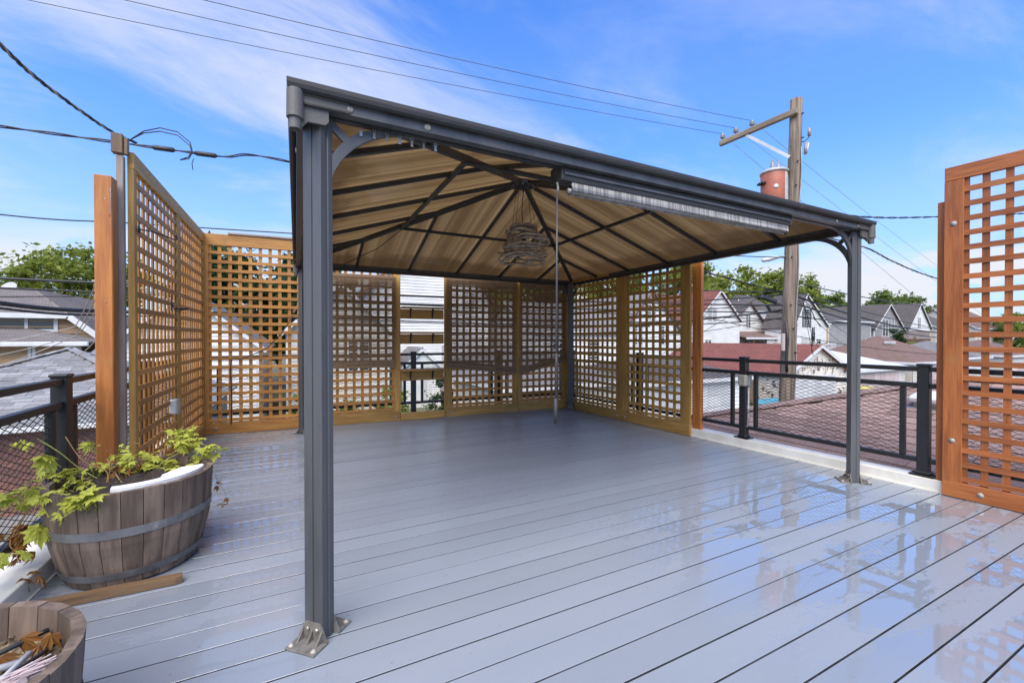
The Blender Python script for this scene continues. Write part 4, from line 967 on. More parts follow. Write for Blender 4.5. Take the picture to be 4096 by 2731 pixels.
def house(label, u0, u1, v0, v1, eave, peak, ridge, wm, rm, expo=0.2, oh=0.35, wins=(), cat='house', name='house', trim=None, group='houses across the alley', gpos=0.5, zb=GZ):
    W, Dp = u1 - u0, v1 - v0; e, pk = eave - zb, peak - zb; trim = trim or M_white
    t = thing(name, label, cat, (u0, v0, zb), 0, group)
    faces = {'f': W, 'l': Dp, 'r': Dp, 'b': W}
    for f, ln in faces.items():
        P = placer(f, W, Dp); gab = (ridge == 'v') == (f in 'fb')
        if f in 'fr': pass
        g0 = gpos if f in 'fb' else 0.5
        zt = pk if gab else e
        lo = (lambda z, g0=g0, ln=ln: 0 if z <= e else g0 * ln * (z - e) / (pk - e)) if gab else (lambda z: 0)
        hi = (lambda z, g0=g0, ln=ln: ln if z <= e else ln - (1 - g0) * ln * (z - e) / (pk - e)) if gab else (lambda z, ln=ln: ln)
        V, F = siding_data(0, e, lo, hi, expo, P)
        if gab:
            V2, F2 = siding_data(e, zt - 0.001, lo, hi, expo, P); b = len(V); V += V2; F += [tuple(i + b for i in q) for q in F2]
        meshobj('wall', V, F, wm, t)
        if f in 'fl':
            for x in (0.06, ln - 0.06):
                c0, c1 = P(x, .012, e / 2), None
                o = joined('corner_trim', t, [boxdata(P(x, 0.012, e / 2), (0.12, 0.06, e) if f in 'fb' else (0.06, 0.12, e))], trim)
    s = oh * (pk - e) / (W * 0.5 if ridge == 'v' else Dp * 0.5)
    if ridge == 'v':
        xm = W * gpos; sl = (pk - e) / xm; sr = (pk - e) / (W - xm)
        slab_roof(t, [[(-oh, Dp + oh, e - sl * oh + .1), (-oh, -oh, e - sl * oh + .1), (xm, -oh, pk + .1), (xm, Dp + oh, pk + .1)],
                      [(W + oh, -oh, e - sr * oh + .1), (W + oh, Dp + oh, e - sr * oh + .1), (xm, Dp + oh, pk + .1), (xm, -oh, pk + .1)]], rm)
        for a, b in (((-oh, -oh - .015, e - sl * oh - .02), (xm, -oh - .015, pk - .02)), ((W + oh, -oh - .016, e - sr * oh - .02), (xm, -oh - .016, pk - .02))): bar('rake_board', t, a, b, 0.03, 0.15, trim)
    else:
        ym = Dp * 0.5; sl = (pk - e) / ym
        slab_roof(t, [[(-oh, -oh, e - sl * oh + .1), (W + oh, -oh, e - sl * oh + .1), (W + oh, ym, pk + .1), (-oh, ym, pk + .1)],
                      [(W + oh, Dp + oh, e - sl * oh + .1), (-oh, Dp + oh, e - sl * oh + .1), (-oh, ym, pk + .1), (W + oh, ym, pk + .1)]], rm)
        bar('fascia', t, (-oh, -oh - .01, e - sl * oh - .02), (W + oh, -oh - .01, e - sl * oh - .02), 0.03, 0.18, trim)
        for a, b in (((-oh - .01, -oh, e - sl * oh - .02), (-oh - .01, ym, pk - .02)),): bar('rake_board', t, a, b, 0.03, 0.15, trim)
    for wv in wins:
        f, sc, zz, ww, hh = wv[:5]; window(t, placer(f, W, Dp), sc, zz - zb, ww, hh, *(wv[5:7] if len(wv) > 6 else (1, 1)), **(wv[7] if len(wv) > 7 else {}))
    return t
def hip_garage(label, u0, u1, v0, v1, eave, apex_z, wm, rm, ridge=0.0, expo=0.18, oh=0.25, door=None, trim=None, name='garage', face_mats=None, ridge_axis='v'):
    W, Dp = u1 - u0, v1 - v0; e, pk = eave - GZ, apex_z - GZ; trim = trim or M_white
    t = thing(name, label, 'garage', (u0, v0, GZ), 0, 'garages across the alley')
    for f, ln in (('f', W), ('l', Dp), ('r', Dp), ('b', W)):
        V, F = siding_data(0, e, lambda z: 0, lambda z, ln=ln: ln, expo, placer(f, W, Dp)); meshobj('wall', V, F, wm, t)
    if ridge_axis == 'v': r0, r1 = (W / 2, Dp / 2 - ridge / 2, pk), (W / 2, Dp / 2 + ridge / 2, pk)
    else: r0, r1 = (W / 2 - ridge / 2, Dp / 2, pk), (W / 2 + ridge / 2, Dp / 2, pk)
    a, b, c, d = (-oh, -oh, e), (W + oh, -oh, e), (W + oh, Dp + oh, e), (-oh, Dp + oh, e)
    if ridge < 1e-3: qs = [[a, b, r0], [b, c, r0], [c, d, r0], [d, a, r0]]
    elif ridge_axis == 'v': qs = [[a, b, r0], [b, c, r1, r0], [c, d, r1], [d, a, r0, r1]]
    else: qs = [[a, b, r1, r0], [b, c, r1], [c, d, r0, r1], [d, a, r0]]
    slab_roof(t, qs, rm, 0.1)
    bar('fascia', t, (-oh, -oh - .012, e - .08), (W + oh, -oh - .012, e - .08), 0.03, 0.16, trim)
    bar('fascia', t, (-oh - .012, -oh, e - .081), (-oh - .012, Dp + oh, e - .081), 0.03, 0.16, trim)
    if door: garage_door(t, W, *door)
    return t
def garage_door(t, W, s0, s1, hgt, m, rows=4, cols=8):
    d = box('door', t, ((s0 + s1) / 2, -0.025, hgt / 2), (s1 - s0, 0.04, hgt), m)
    cw, rh = (s1 - s0) / cols, hgt / rows
    for i in range(cols):
        for j in range(rows):
            box('panel', d, (-(s1 - s0) / 2 + cw * (i + .5), -0.026, -hgt / 2 + rh * (j + .5)), (cw - 0.07, 0.02, rh - 0.07), m, bev=0.006)
    for s in (s0 - .06, s1 + .06): box('door_trim', t, (s, -0.03, hgt / 2), (0.12, 0.05, hgt), M_white)
    box('door_trim', t, ((s0 + s1) / 2, -0.031, hgt + 0.06), (s1 - s0 + 0.24, 0.05, 0.12), M_white)
def shingles(parent, origin, ex, ey, inside, ext, m, expo=0.143, tw=0.33, maxn=300, seed=2, base=None, gap=0.006, lap=0.0):
    """single roof tabs on a slope; local x along the eave, y up the slope; tabs clipped only by their centre"""
    rr = random.Random(seed); ex, ey = Vector(ex).normalized(), Vector(ey).normalized(); ez = ex.cross(ey); origin = Vector(origin)
    cand = []; ny = int((ext[3] - ext[2]) / expo) + 1
    for j in range(ny):
        y = ext[2] + expo * (j + .5); x = ext[0] - rr.uniform(0, tw)
        while x < ext[1]:
            wv = tw * rr.choice((1, 1, 1, .75, 1.2) if lap else (1, 1, 1)); 
            if inside(x + wv / 2, y): cand.append((x + wv / 2, y, wv))
            x += wv
    def wp(x, y): return origin + ex * x + ey * y
    cam_ = Vector((0, 0, CAMH)); pw = parent.location
    cand.sort(key=lambda c: (wp(c[0], c[1]) + Vector(pw) - cam_).length)
    rot = (Matrix((ex, ey, ez)).transposed() @ Matrix.Rotation(R(-3.2), 3, 'X')).to_euler()
    cache = {}
    def tabmesh(wv, th):
        k = (round(wv, 3), th)
        if k not in cache: cache[k] = boxmesh((wv - gap, expo + 0.02, th), m)
        return cache[k]
    rest = []
    for n, (x, y, wv) in enumerate(cand):
        th = 0.016 if lap and rr.random() < .45 else 0.010
        p = wp(x, y) + ez * (0.006 + th / 2)
        if n < maxn:
            o = bpy.data.objects.new('shingle', tabmesh(wv, th)); link(o, parent); o.location = p; o.rotation_euler = rot
        else: rest.append(boxdata(p, (wv - gap, expo + .02, th), rot.to_matrix()))
    if rest: tag(joined('far_shingles', parent, rest, m), kind='stuff')

# ---- neighbour's hip roof right beside the deck
ng = thing('garage', 'low garage with red brown hip roof right beside the curb', 'garage', (4.62, -4.2, GZ))
EV = 0.03; NX0, NX1, NY1, RXm, RZ_ = 4.50, 8.96, 4.22, 6.73, 0.70
lz = lambda p: Vector(p) - Vector((4.62, -4.2, GZ))
box('wall', ng, (2.1, 4.1, 1.42), (4.0, 8.0, 2.84), M_sidec)
slab_roof(ng, [[lz((NX0, NY1, EV)), lz((NX0, -4.4, EV)), lz((RXm, -4.4, RZ_)), lz((RXm, NY1 - 2.23, RZ_))], [lz((NX1, NY1, EV)), lz((NX0, NY1, EV)), lz((RXm, NY1 - 2.23, RZ_))],
               [lz((NX1, -4.4, EV)), lz((NX1, NY1, EV)), lz((RXm, NY1 - 2.23, RZ_)), lz((RXm, -4.4, RZ_))]], M_shred, 0.1)
slope = Vector((RXm - NX0, 0, RZ_ - EV)); SLn = slope.length
shingles(ng, lz((NX0, NY1, EV)), (0, -1, 0), slope, lambda x, y: x > y * (2.23 / SLn) + 0.05 and x < 6.2 and 0.02 < y < SLn - 0.02, (0, 6.2, 0, SLn), M_shred, 0.143, 0.335, 300, 3)
for k in range(11):   # hip caps
    f = (k + .5) / 11; p = Vector((NX0, NY1, EV)).lerp(Vector((RXm, NY1 - 2.23, RZ_)), f); o = box('hip_cap', ng, lz(p) + Vector((0, 0, .022)), (0.30, 0.20, 0.012), M_shred); o.rotation_euler = (R(2), R(-13), R(-45))
for k in range(19):
    box('ridge_cap', ng, lz((RXm, NY1 - 2.3 - 0.24 * k, RZ_ + 0.02)), (0.20, 0.27, 0.014), M_shred, rot=(R(-2), 0, 0))
rv_ = thing('roof_vent', 'square white metal vent on the red brown shingle roof', 'vent', (5.94, 1.97, 0.44))
o = box('vent_hood', rv_, (0, 0, 0.115), (0.30, 0.30, 0.07), M_white, bev=0.02, rot=(0, R(-10), 0)); box('vent_collar', rv_, (0, 0, 0.055), (0.22, 0.22, 0.09), M_galv, rot=(0, R(-14), 0)); box('flashing', rv_, (0.0, 0, 0.036), (0.42, 0.38, 0.006), M_galv, rot=(0, R(-16.7), 0))

# ---- grey shingled brick garage across the alley, left
GU0, GU1, GV0, GV1, GE, GA = -8.9, -2.35, 12.9, 19.5, -0.70, 0.86
gg = thing('garage', 'brick garage with pale grey shingled hip roof at the left', 'garage', (GU0, GV0, GZ), 0, 'garages across the alley')
W_, D_ = GU1 - GU0, GV1 - GV0; e_, a_ = GE - GZ, GA - GZ
box('wall', gg, (W_ / 2, D_ / 2, e_ / 2), (W_, D_, e_), M_mortar)
oh = 0.3; ca, cb, cc_, cd_ = (-oh, -oh, e_), (W_ + oh, -oh, e_), (W_ + oh, D_ + oh, e_), (-oh, D_ + oh, e_); ap = (W_ / 2, D_ / 2, a_)
slab_roof(gg, [[ca, cb, ap], [cb, cc_, ap], [cc_, cd_, ap], [cd_, ca, ap]], M_shgrey, 0.1)
upv = Vector(ap) - (Vector(ca) + Vector(cb)) / 2; Lu = upv.length; hw = (W_ + 2 * oh) / 2
shingles(gg, (Vector(ca) + Vector(cb)) / 2, (1, 0, 0), upv, lambda x, y: abs(x) < hw * (1 - y / Lu) - 0.05 and y < Lu - .05, (-hw, hw, 0, Lu), M_shgrey, 0.15, 0.30, 300, 8, lap=1)
upv2 = Vector(ap) - (Vector(cb) + Vector(cc_)) / 2
shingles(gg, (Vector(cb) + Vector(cc_)) / 2, (0, 1, 0), upv2, lambda x, y: abs(x) < hw * (1 - y / Lu) - 0.05 and y < Lu - .05, (-hw, hw, 0, Lu), M_shgrey, 0.15, 0.30, 0, 9, lap=1)
for sgn, cnr in ((1, ca), (1, cb)):
    for k in range(18):
        f = (k + .5) / 18; p = Vector(cnr).lerp(Vector(ap), f); d_ = Vector(ap) - Vector(cnr)
        o = bar('hip_cap', gg, p - d_.normalized() * .16 + Vector((0, 0, .03)), p + d_.normalized() * .16 + Vector((0, 0, .045)), 0.22, 0.014, M_shgrey)
box('gutter', gg, (W_ / 2, -oh - .05, e_ - .05), (W_ + 2 * oh, 0.1, 0.1), M_white, bev=.01)
bm_ = boxmesh((0.203, 0.02, 0.062), M_brick)
for j in range(24):
    for i in range(11):
        o = bpy.data.objects.new('brick', bm_); link(o, gg); o.location = (2.7 + 0.215 * i + (0.107 if j % 2 else 0), -0.006 + random.uniform(-.002, .002), e_ - 0.16 - 0.075 * j)

# ---- row of garages across the alley to the right
hip_garage('white garage with low dark grey roof left of the gangway', 12.4, 19.15, 12.9, 18.9, -0.62, 0.22, M_sidew, M_rfdark, 2.0, door=(0.5, 5.6, 2.1, M_door, 4, 6), ridge_axis='u')
hip_garage('pale garage with grey hip roof behind the right lattice wall', 6.6, 12.0, 13.4, 19.0, -0.55, 0.45, M_sidec, M_rfgrey, 0.5, door=(0.4, 3.0, 2.1, M_brown, 4, 4))
t = house('old garage with red shingle roof and peeling gable', 22.0, 27.9, 12.9, 21.2, -0.66, 0.74, 'v', M_peel, M_rfred, 0.14, 0.25, cat='garage', name='garage', group='garages across the alley')
garage_door(t, 5.9, 0.7, 4.6, 2.05, M_door, 4, 6)
joined('peeled_board', t, [boxdata((1.55 + 0.155 * k, -0.028, 2.50 + 0.42 * (1 - abs(k - 9) / 11.0) * random.uniform(.35, 1.0)), (random.uniform(.03, .075), 0.012, random.uniform(.25, .75) * (1.05 - abs(k - 9) / 13))) for k in range(19)], M_brown)
hip_garage('garage with white membrane hip roof and pinkish door', 28.5, 34.9, 12.9, 19.1, -0.66, 0.42, M_sidec, M_rfwhite, 0.0, door=(0.6, 5.6, 2.1, M_pinkdoor, 4, 8))
hip_garage('tan garage with broad brown hip roof', 36.0, 43.0, 12.9, 19.5, -0.42, 1.36, M_sidec, M_rfbrown, 0.0, door=(0.9, 5.2, 2.2, M_pinkdoor, 4, 8))
hip_garage('small far garage with slate grey hip roof', 45.0, 51.0, 13.5, 19.0, -0.35, 0.95, M_sidec, M_rfgrey, 0.0, door=(0.7, 5.0, 2.1, M_door, 4, 6))
hip_garage('far garage with tan hip roof seen through the right screen', 54.0, 62.0, 12.9, 19.0, -0.3, 1.0, M_sidec, M_rfbrown, 0.0, door=(0.7, 5.0, 2.1, M_pinkdoor, 4, 6))
t = thing('roof_vent', 'small grey box vent on the broad brown roof', 'vent', (38.3, 15.0, 0.72)); box('vent_hood', t, (0, 0, .1), (.55, .5, .2), M_conc, bev=.03); box('vent_neck', t, (0, 0, -.05), (.4, .4, .2), M_galv)
t = thing('roof_vent', 'small dark box vent on the slate grey roof', 'vent', (47.6, 15.2, 0.52)); box('vent_hood', t, (0, 0, .1), (.6, .5, .2), M_black, bev=.03); box('vent_neck', t, (0, 0, -.05), (.4, .4, .2), M_galv)
t = thing('wooden_fence', 'dark brown board gate in the gangway between two white garages', 'fence', (19.3, 14.2, GZ))
for k in range(17): box('fence_board', t, (0.075 + .155 * k, random.uniform(-.01, .01), 1.0), (.145, .03, 2.0 + random.uniform(-.03, .03)), M_brown)
box('fence_rail', t, (1.3, .04, .5), (2.6, .05, .1), M_brown); box('fence_rail', t, (1.3, .04, 1.6), (2.6, .05, .1), M_brown)
def bin_(label, x, y, m, lid, rz=0, s=1.0):
    t = thing('wheelie_bin', label, 'bin', (x, y, GZ + .02), rz, 'rubbish bins in the alley')
    V = [(-.26, -.28, .06), (.26, -.28, .06), (.26, .28, .06), (-.26, .28, .06), (-.33, -.38, .98), (.33, -.38, .98), (.33, .38, .98), (-.33, .38, .98)]
    meshobj('body', V, [(3, 2, 1, 0), (4, 5, 6, 7), (0, 1, 5, 4), (1, 2, 6, 5), (2, 3, 7, 6), (3, 0, 4, 7)], m, t)
    V = [(-.36, -.42, .98), (.36, -.42, .98), (.36, .42, 1.0), (-.36, .42, 1.0), (-.30, -.34, 1.06), (.30, -.34, 1.06), (.30, .36, 1.10), (-.30, .36, 1.10)]
    meshobj('lid', V, [(3, 2, 1, 0), (4, 5, 6, 7), (0, 1, 5, 4), (1, 2, 6, 5), (2, 3, 7, 6), (3, 0, 4, 7)], lid, t)
    for sx in (-.24, .24):
        o = lathe('wheel', t, [(.04, -.03), (.11, -.03), (.11, .03), (.04, .03)], M_binblack, 14, loc=(sx, .33, .11)); o.rotation_euler = (0, math.pi / 2, 0)
    t.scale = (s, s, s)
bin_('teal rubbish bin in front of the brown gangway gate', 19.55, 12.2, M_teal, M_teal, .2, 1.12)
bin_('second teal rubbish bin beside the gangway gate', 20.5, 12.3, M_teal, M_teal, -.1, 1.12)
bin_('black rubbish bin with a yellow lid beside the peeling garage', 28.15, 12.1, M_binblack, M_binyellow, .3, 1.35)
bin_('blue rubbish bin right of the black and yellow bin', 30.4, 11.4, M_blue, M_blue, .1, 1.2)
bin_('blue rubbish bin in front of the tan garage', 37.2, 12.0, M_blue, M_blue, 1.2, 1.2)

# ---- houses behind the right-hand garages
BL = dict(pm_=M_blind)
house('white gabled house with red roof beyond the red garage', 36.4, 43.0, 30, 42, 3.1, 6.1, 'v', M_sidew, M_rfred, 0.2, 0.3, [('f', 2.25, 3.55, 1.35, 1.5, 1, 1, BL), ('f', 1.6, 0.2, 0.9, 1.5)], gpos=0.5)
t = house('white house with steep brown trimmed side gable and lean-to porch', 46.4, 54.3, 34, 40, 2.3, 5.6, 'v', M_sidew, M_rfdark, 0.2, 0.3, [('f', 4.0, 3.2, 0.8, 1.5, 1, 1)], trim=M_brownrail, gpos=0.53)
slab_roof(t, [[(-1.0, -3.2, 4.25), (7.2, -3.2, 4.25), (7.2, 0, 4.95), (-1.0, 0, 4.95)]], M_rfbrown, .12)
bar('porch_fascia', t, (-1.0, -3.21, 4.12), (7.2, -3.21, 4.12), .04, .22, M_white)
V, F = siding_data(0, 4.1, lambda z: 3.2, lambda z: 7.0, .2, lambda s, o_, z: Vector((s, -2.9 - o_, z))); meshobj('porch_wall', V, F, M_sidew, t)
window(t, lambda s, o_, z: Vector((s, -2.9 - o_, z)), 5.1, 2.9, 1.3, 1.4, 1, 1, pm_=M_blind)
box('porch_door', t, (2.2, -1.5, 2.6), (1.1, .06, 2.3), M_sideg); box('porch_backwall', t, (1.0, -1.2, 2.0), (4.0, .1, 4.1), M_sideg); box('porch_screen', t, (-.1, -2.6, 2.7), (.7, .06, 2.0), M_rfred); box('porch_post', t, (.55, -3.0, 2.1), (.14, .14, 4.2), M_brown)
house('white house with dark roof and black framed window behind the utility pole', 51.3, 58.0, 29, 32.4, 2.7, 6.3, 'v', M_sidew, M_rfdark, 0.2, 0.3, [('f', 2.5, 3.5, 1.6, 1.9, 2, 1, dict(fm=M_black)), ('f', 2.4, .1, 2.0, 2.0, 2, 1, BL), ('f', 5.0, .1, .9, 1.8)], gpos=0.33)
house('wide white wing with charcoal roof between the two white gables', 51.5, 62.5, 38, 46, 5.1, 7.6, 'u', M_sidew, M_rfdark, 0.2, 0.3, [('f', 3.0, 1.2, .9, 1.4)])
house('narrow ochre sided house edge right of the dark roofed white house', 58.4, 60.6, 30, 38, 3.0, 4.0, 'u', M_yellow, M_rfdark, 0.2, 0.2)
house('grey sided house with long charcoal roof', 60.8, 73.5, 31, 41, 3.5, 5.0, 'u', M_sideg, M_rfdark, 0.2, 0.35, [('f', 9.0, .4, .9, 1.6), ('f', 11.5, 0.2, .9, 1.6)])
t = house('grey house with steep roof and brown wooden balcony', 74.5, 83.0, 31, 42, 2.6, 6.1, 'v', M_sideg, M_rfdark, 0.2, 0.3, [('f', 3.2, 2.6, 1.6, 2.4), ('f', 5.4, 3.3, .9, 1.3)])
box('balcony_floor', t, (4.6, -1.6, 3.95), (8.5, 3.2, .25), M_brownrail)
for k in range(30): box('baluster', t, (.5 + .28 * k, -3.1, 4.6), (.07, .05, 1.0), M_brownrail)
box('balcony_rail', t, (4.6, -3.1, 5.12), (8.5, .1, .1), M_brownrail); box('balcony_skirt', t, (4.6, -3.12, 3.4), (8.4, .05, .9), M_brownrail)
house('far white gabled house with grey roof near the right screen', 85, 92.5, 31, 41, 2.8, 6.6, 'v', M_sidew, M_rfdark, 0.2, 0.3, [('f', 3.6, 3.6, 1.0, 1.5), ('f', 2.0, 0.6, 1.0, 1.5)])
house('far tan house with dark roof at the end of the row', 95, 104, 31, 41, 3.0, 5.6, 'u', M_sidec, M_rfdark, 0.2, 0.3, [('f', 3, 1.2, 1, 1.5), ('f', 6, 1.2, 1, 1.5)])
house('long far house with brown roof seen through the right screen', 108, 124, 30, 41, 3.0, 6.5, 'u', M_sidec, M_rfbrown, 0.2, 0.3, [('f', 3, 1.2, 1, 1.5), ('f', 9, 1.2, 1, 1.5)])
for (x, y, z0_, z1_, lb) in ((53.6, 41.5, 5.6, 8.7, 'brick chimney on the charcoal roofed wing'), (47.2, 45, 3.0, 7.4, 'brick chimney behind the first white gable')):
    t = thing('chimney', lb, 'chimney', (x, y, z0_)); box('stack', t, (0, 0, (z1_ - z0_) / 2), (.8, .7, z1_ - z0_), M_brick); box('cap', t, (0, 0, z1_ - z0_ + .06), (.95, .85, .12), M_conc); lathe('flue', t, [(.14, z1_ - z0_ + .12), (.13, z1_ - z0_ + .45)], M_brown, 10)
for (x, y, z, lb) in ((65.0, 34.5, 4.75, 'left white vent pipe on the long charcoal roof'), (67.2, 34.8, 4.85, 'right white vent pipe on the long charcoal roof'), (57.4, 40.2, 6.3, 'small vent pipe on the charcoal roofed wing')):
    t = thing('vent_pipe', lb, 'vent pipe', (x, y, z - .3)); lathe('pipe', t, [(.09, 0), (.09, .85)], M_patch, 10); lathe('collar', t, [(.2, .25), (.1, .45)], M_black, 10)
# ---- houses seen through the back and right lattice
house('white house with grey roof behind the right lattice wall', 14.6, 22.2, 25, 34, 1.7, 3.9, 'u', M_sidew, M_rfgrey, 0.2, 0.3, [('f', 1.8, .3, 1.0, 1.5), ('f', 4.8, .3, 1.0, 1.5)])
house('white gabled house behind the right end of the lattice wall', 22.6, 29.6, 26, 36, 1.5, 5.0, 'v', M_sidew, M_rfgrey, 0.2, 0.3, [('f', 2.0, 1.4, 1.0, 1.5), ('f', 5.0, 1.4, 1.0, 1.5), ('f', 3.5, 3.3, .9, 1.1)], trim=M_brownrail)
house('tall white sided house seen through the open shelf gap', 3.6, 13.0, 29, 41, 3.9, 8.6, 'v', M_sidew, M_rfbrown, 0.2, 0.4, [('f', 7.6, 3.6, .9, 1.6, 1, 1, BL), ('f', 6.2, -.2, 1.2, 1.6, 2, 1, BL), ('f', 8.1, -.2, 1.2, 1.6, 2, 1, BL)], trim=M_brownrail, gpos=.55)
t = house('small white garage with a white door behind the shelf gap', 5.6, 7.9, 25.2, 28.5, -.55, .5, 'v', M_sidew, M_rfgrey, 0.15, 0.2, cat='garage', name='garage', group='garages across the alley')
box('door', t, (1.0, -.03, 1.0), (.85, .05, 2.0), M_white, bev=.01); lathe('door_knob', t, [(.03, 0), (.045, .03), (.02, .05)], M_black, 10, loc=(1.3, -.06, 1.0)).rotation_euler = (math.pi / 2, 0, 0)
hip_garage('white garage with wide door at the end of the pale driveway', 8.6, 14.2, 20.2, 26, -.4, .9, M_sidew, M_rfgrey, .5, door=(1.0, 4.6, 2.1, M_door, 4, 6))
house('white house with pale gable behind the back left lattice', -6.6, -1.45, 22, 31, .85, 3.0, 'v', M_sidew, M_rfgrey, 0.2, 0.3, [('f', 2.6, .1, 1.2, 1.2), ('f', 2.6, 1.6, .7, .8)])
house('cream house with grey roof behind the gazebo post', -0.4, 4.6, 24, 33, 1.6, 4.0, 'v', M_sidec, M_rfgrey, 0.2, 0.35, [('f', 1.5, .2, 1.0, 1.5), ('f', 3.4, .2, 1.0, 1.5)])
house('white house with brown eaves behind the leftmost bamboo shade', 0.2, 3.8, 33, 42, 3.5, 6.4, 'v', M_sidew, M_rfbrown, 0.2, 0.35, [('f', 1.8, 2.2, 1.0, 1.5)], trim=M_brownrail)

# ---- tan house at the left: clipped front gable over a lower porch roof
TU0, TU1, TV = -15.5, -7.25, 24.0
th_ = thing('house', 'tan shingled house with clipped gable and porch roof at the left', 'house', (TU0, TV, GZ), 0, 'houses across the alley')
Wt = TU1 - TU0
def P_t(s, o_, z): return Vector((s, -o_, z - GZ))
lo = lambda z: 0 if z < 1.1 else (z - 1.1) * 0.95; hi = lambda z: Wt if z < 1.1 else Wt - (z - 1.1) * 0.95
V, F = siding_data(GZ, 1.1, lo, hi, .25, P_t); V2, F2 = siding_data(1.1, 2.2, lo, hi, .25, P_t); b0 = len(V); meshobj('wall', V + V2, F + [tuple(i + b0 for i in q) for q in F2], M_tanwall, th_)
V, F = siding_data(GZ, 1.1, lambda z: 0, lambda z: 10, .25, lambda s, o_, z: Vector((Wt + o_, s, z - GZ))); meshobj('wall', V, F, M_sidec, th_)
q = lambda x, y, z: (x, y, z - GZ)
slab_roof(th_, [[q(1.0, -.35, 2.15), q(Wt - 1.0, -.35, 2.15), q(Wt / 2 + .8, 3.2, 3.35), q(Wt / 2 - .8, 3.2, 3.35)],
                [q(Wt + .3, -.35, 0.95), q(Wt + .3, 10, 0.95), q(Wt / 2 + .8, 10, 3.4), q(Wt / 2 + .8, 3.2, 3.4), q(Wt - 1.0, -.35, 2.2)],
                [q(-.3, 10, 0.95), q(-.3, -.35, 0.95), q(1.0, -.35, 2.2), q(Wt / 2 - .8, 3.2, 3.4), q(Wt / 2 - .8, 10, 3.4)],
                [q(Wt / 2 - .8, 3.2, 3.4), q(Wt / 2 + .8, 3.2, 3.4), q(Wt / 2 + .8, 10, 3.4), q(Wt / 2 - .8, 10, 3.4)]], M_rfgb, .12)
bar('fascia', th_, q(1.0, -.38, 2.06), q(Wt - 1.0, -.38, 2.06), .04, .2, M_white)
bar('rake_board', th_, q(Wt - 1.0, -.38, 2.06), q(Wt + .3, -.38, 0.86), .04, .22, M_white)
slab_roof(th_, [[q(-.3, -2.6, 1.02), q(Wt + .3, -2.6, 1.02), q(Wt - 2.2, -.02, 1.56), q(2.2, -.02, 1.56)], [q(Wt + .3, -2.6, 1.02), q(Wt + .3, -.02, 1.06), q(Wt - 2.2, -.02, 1.56)]], M_rfgb, .08)
box('gutter', th_, (Wt / 2, -2.68, .95 - GZ), (Wt + .7, .12, .16), M_white, bev=.02)
V, F = siding_data(GZ, .92, lambda z: 0, lambda z: Wt, .2, lambda s, o_, z: Vector((s, -2.2 - o_, z - GZ))); meshobj('porch_wall', V, F, M_sidec, th_)
window(th_, P_t, Wt - 2.35, 1.80, 1.6, .55, 1, 0, fw=.12)
for s, m_ in ((Wt - 2.95, M_glass), (Wt - 1.85, M_tanwall), (Wt - .8, M_tanwall), (Wt - 4.3, M_glass)): window(th_, lambda s_, o_, z: Vector((s_, -2.22 - o_, z - GZ)), s, .2, .85, 1.3, 0, 1, pm_=m_)
cm = box('chimney', th_, q(Wt - 1.05, 4.2, 2.6), (.95, .9, 2.6), M_tanwall); box('chimney_cap', cm, (0, 0, 1.33), (1.08, 1.02, .12), M_conc, bev=.02)
house('far house with bright red roof beyond the tan house', -26, -18.0, 33, 44, 1.6, 4.3, 'v', M_sidec, M_rfred, 0.25, 0.4)
ds = thing('satellite_dish', 'grey satellite dish on the red roof at the far left', 'satellite dish', at(40, 1205, 26))
o = lathe('dish', ds, [(.02, .0), (.25, .03), (.42, .10), (.44, .115), (.40, .10), (.2, .035)], M_patch, 22, loc=(0, 0, .75)); o.rotation_euler = (R(62), 0, R(-20)); tube('mast', ds, [(0, .1, -.3), (0, .1, .55), (0, 0, .75)], .05, M_galv, 8); tube('feed_arm', ds, [(0, 0, .5), (0.05, -.45, .62)], .025, M_galv, 6)

# ================================================================== UTILITY POLE
PB, PT = Vector((9.22, 5.42, GZ)), Vector((9.42, 5.30, 6.19))
pl = thing('utility_pole', 'weathered wooden utility pole with crossarm rising behind the gazebo', 'utility pole', PB)
n = 16; V, F = tube_data([PB.lerp(PT, k / 10) - PB for k in range(11)], [0.168 - 0.054 * k / 10 for k in range(11)], 18)
meshobj('pole_shaft', V, F, M_pole, pl, True)
def onp(z): return PB.lerp(PT, (z - GZ) / (6.25 - GZ)) - PB
arm0 = onp(5.93) + Vector((-.15, -.12, 0)); arm1 = arm0 + Vector((-.12, 1.72, -.02))
bar('crossarm', pl, arm0, arm1, .10, .115, M_arm, .008)
am = arm0.lerp(arm1, .62); bar('arm_brace', pl, am + Vector((0, 0, -.06)), onp(5.02) + Vector((-.13, 0.02, 0)), .045, .06, M_white)
INS = []
for f in (.55, .77, .96):
    p = arm0.lerp(arm1, f) + Vector((0, 0, .06)); INS.append(p + PB + Vector((0, 0, .15)))
    lathe('insulator', pl, [(.012, 0), (.014, .05), (.055, .055), (.06, .07), (.03, .085), (.055, .10), (.05, .118), (.022, .13), (.028, .155), (.01, .165)], M_porc, 12, loc=p)
for k in range(14):
    z = -0.6 + k * .5; a = random.uniform(-2.6, -.6); p = onp(z) + Vector((math.cos(a), math.sin(a), 0)) * (.155 - .0035 * k); tube('step_bolt', pl, [p, p + Vector((math.cos(a), math.sin(a), 0)) * .05], .014, M_black, 6)
tube('ground_wire', pl, [onp(z) + Vector((-.03 + .03 * math.sin(z * 3), -.172 + .0055 * z, 0)) for z in [-2 + .4 * k for k in range(19)]], .008, M_palewire, 5)
co = bpy.data.objects.new('fuse_cutout', None); link(co, pl); co.location = onp(5.35) + Vector((.10, -.07, 0)); co.scale = (.62, .62, .62)
tube('cutout_arm', co, [(0, 0, 0), (.10, -.06, .02), (.20, -.12, .14), (.22, -.13, .2)], .016, M_black, 6)
tube('arrester', co, [(.22, -.13, .2), (.22, -.13, .46)], [.05, .045], M_porc, 10)
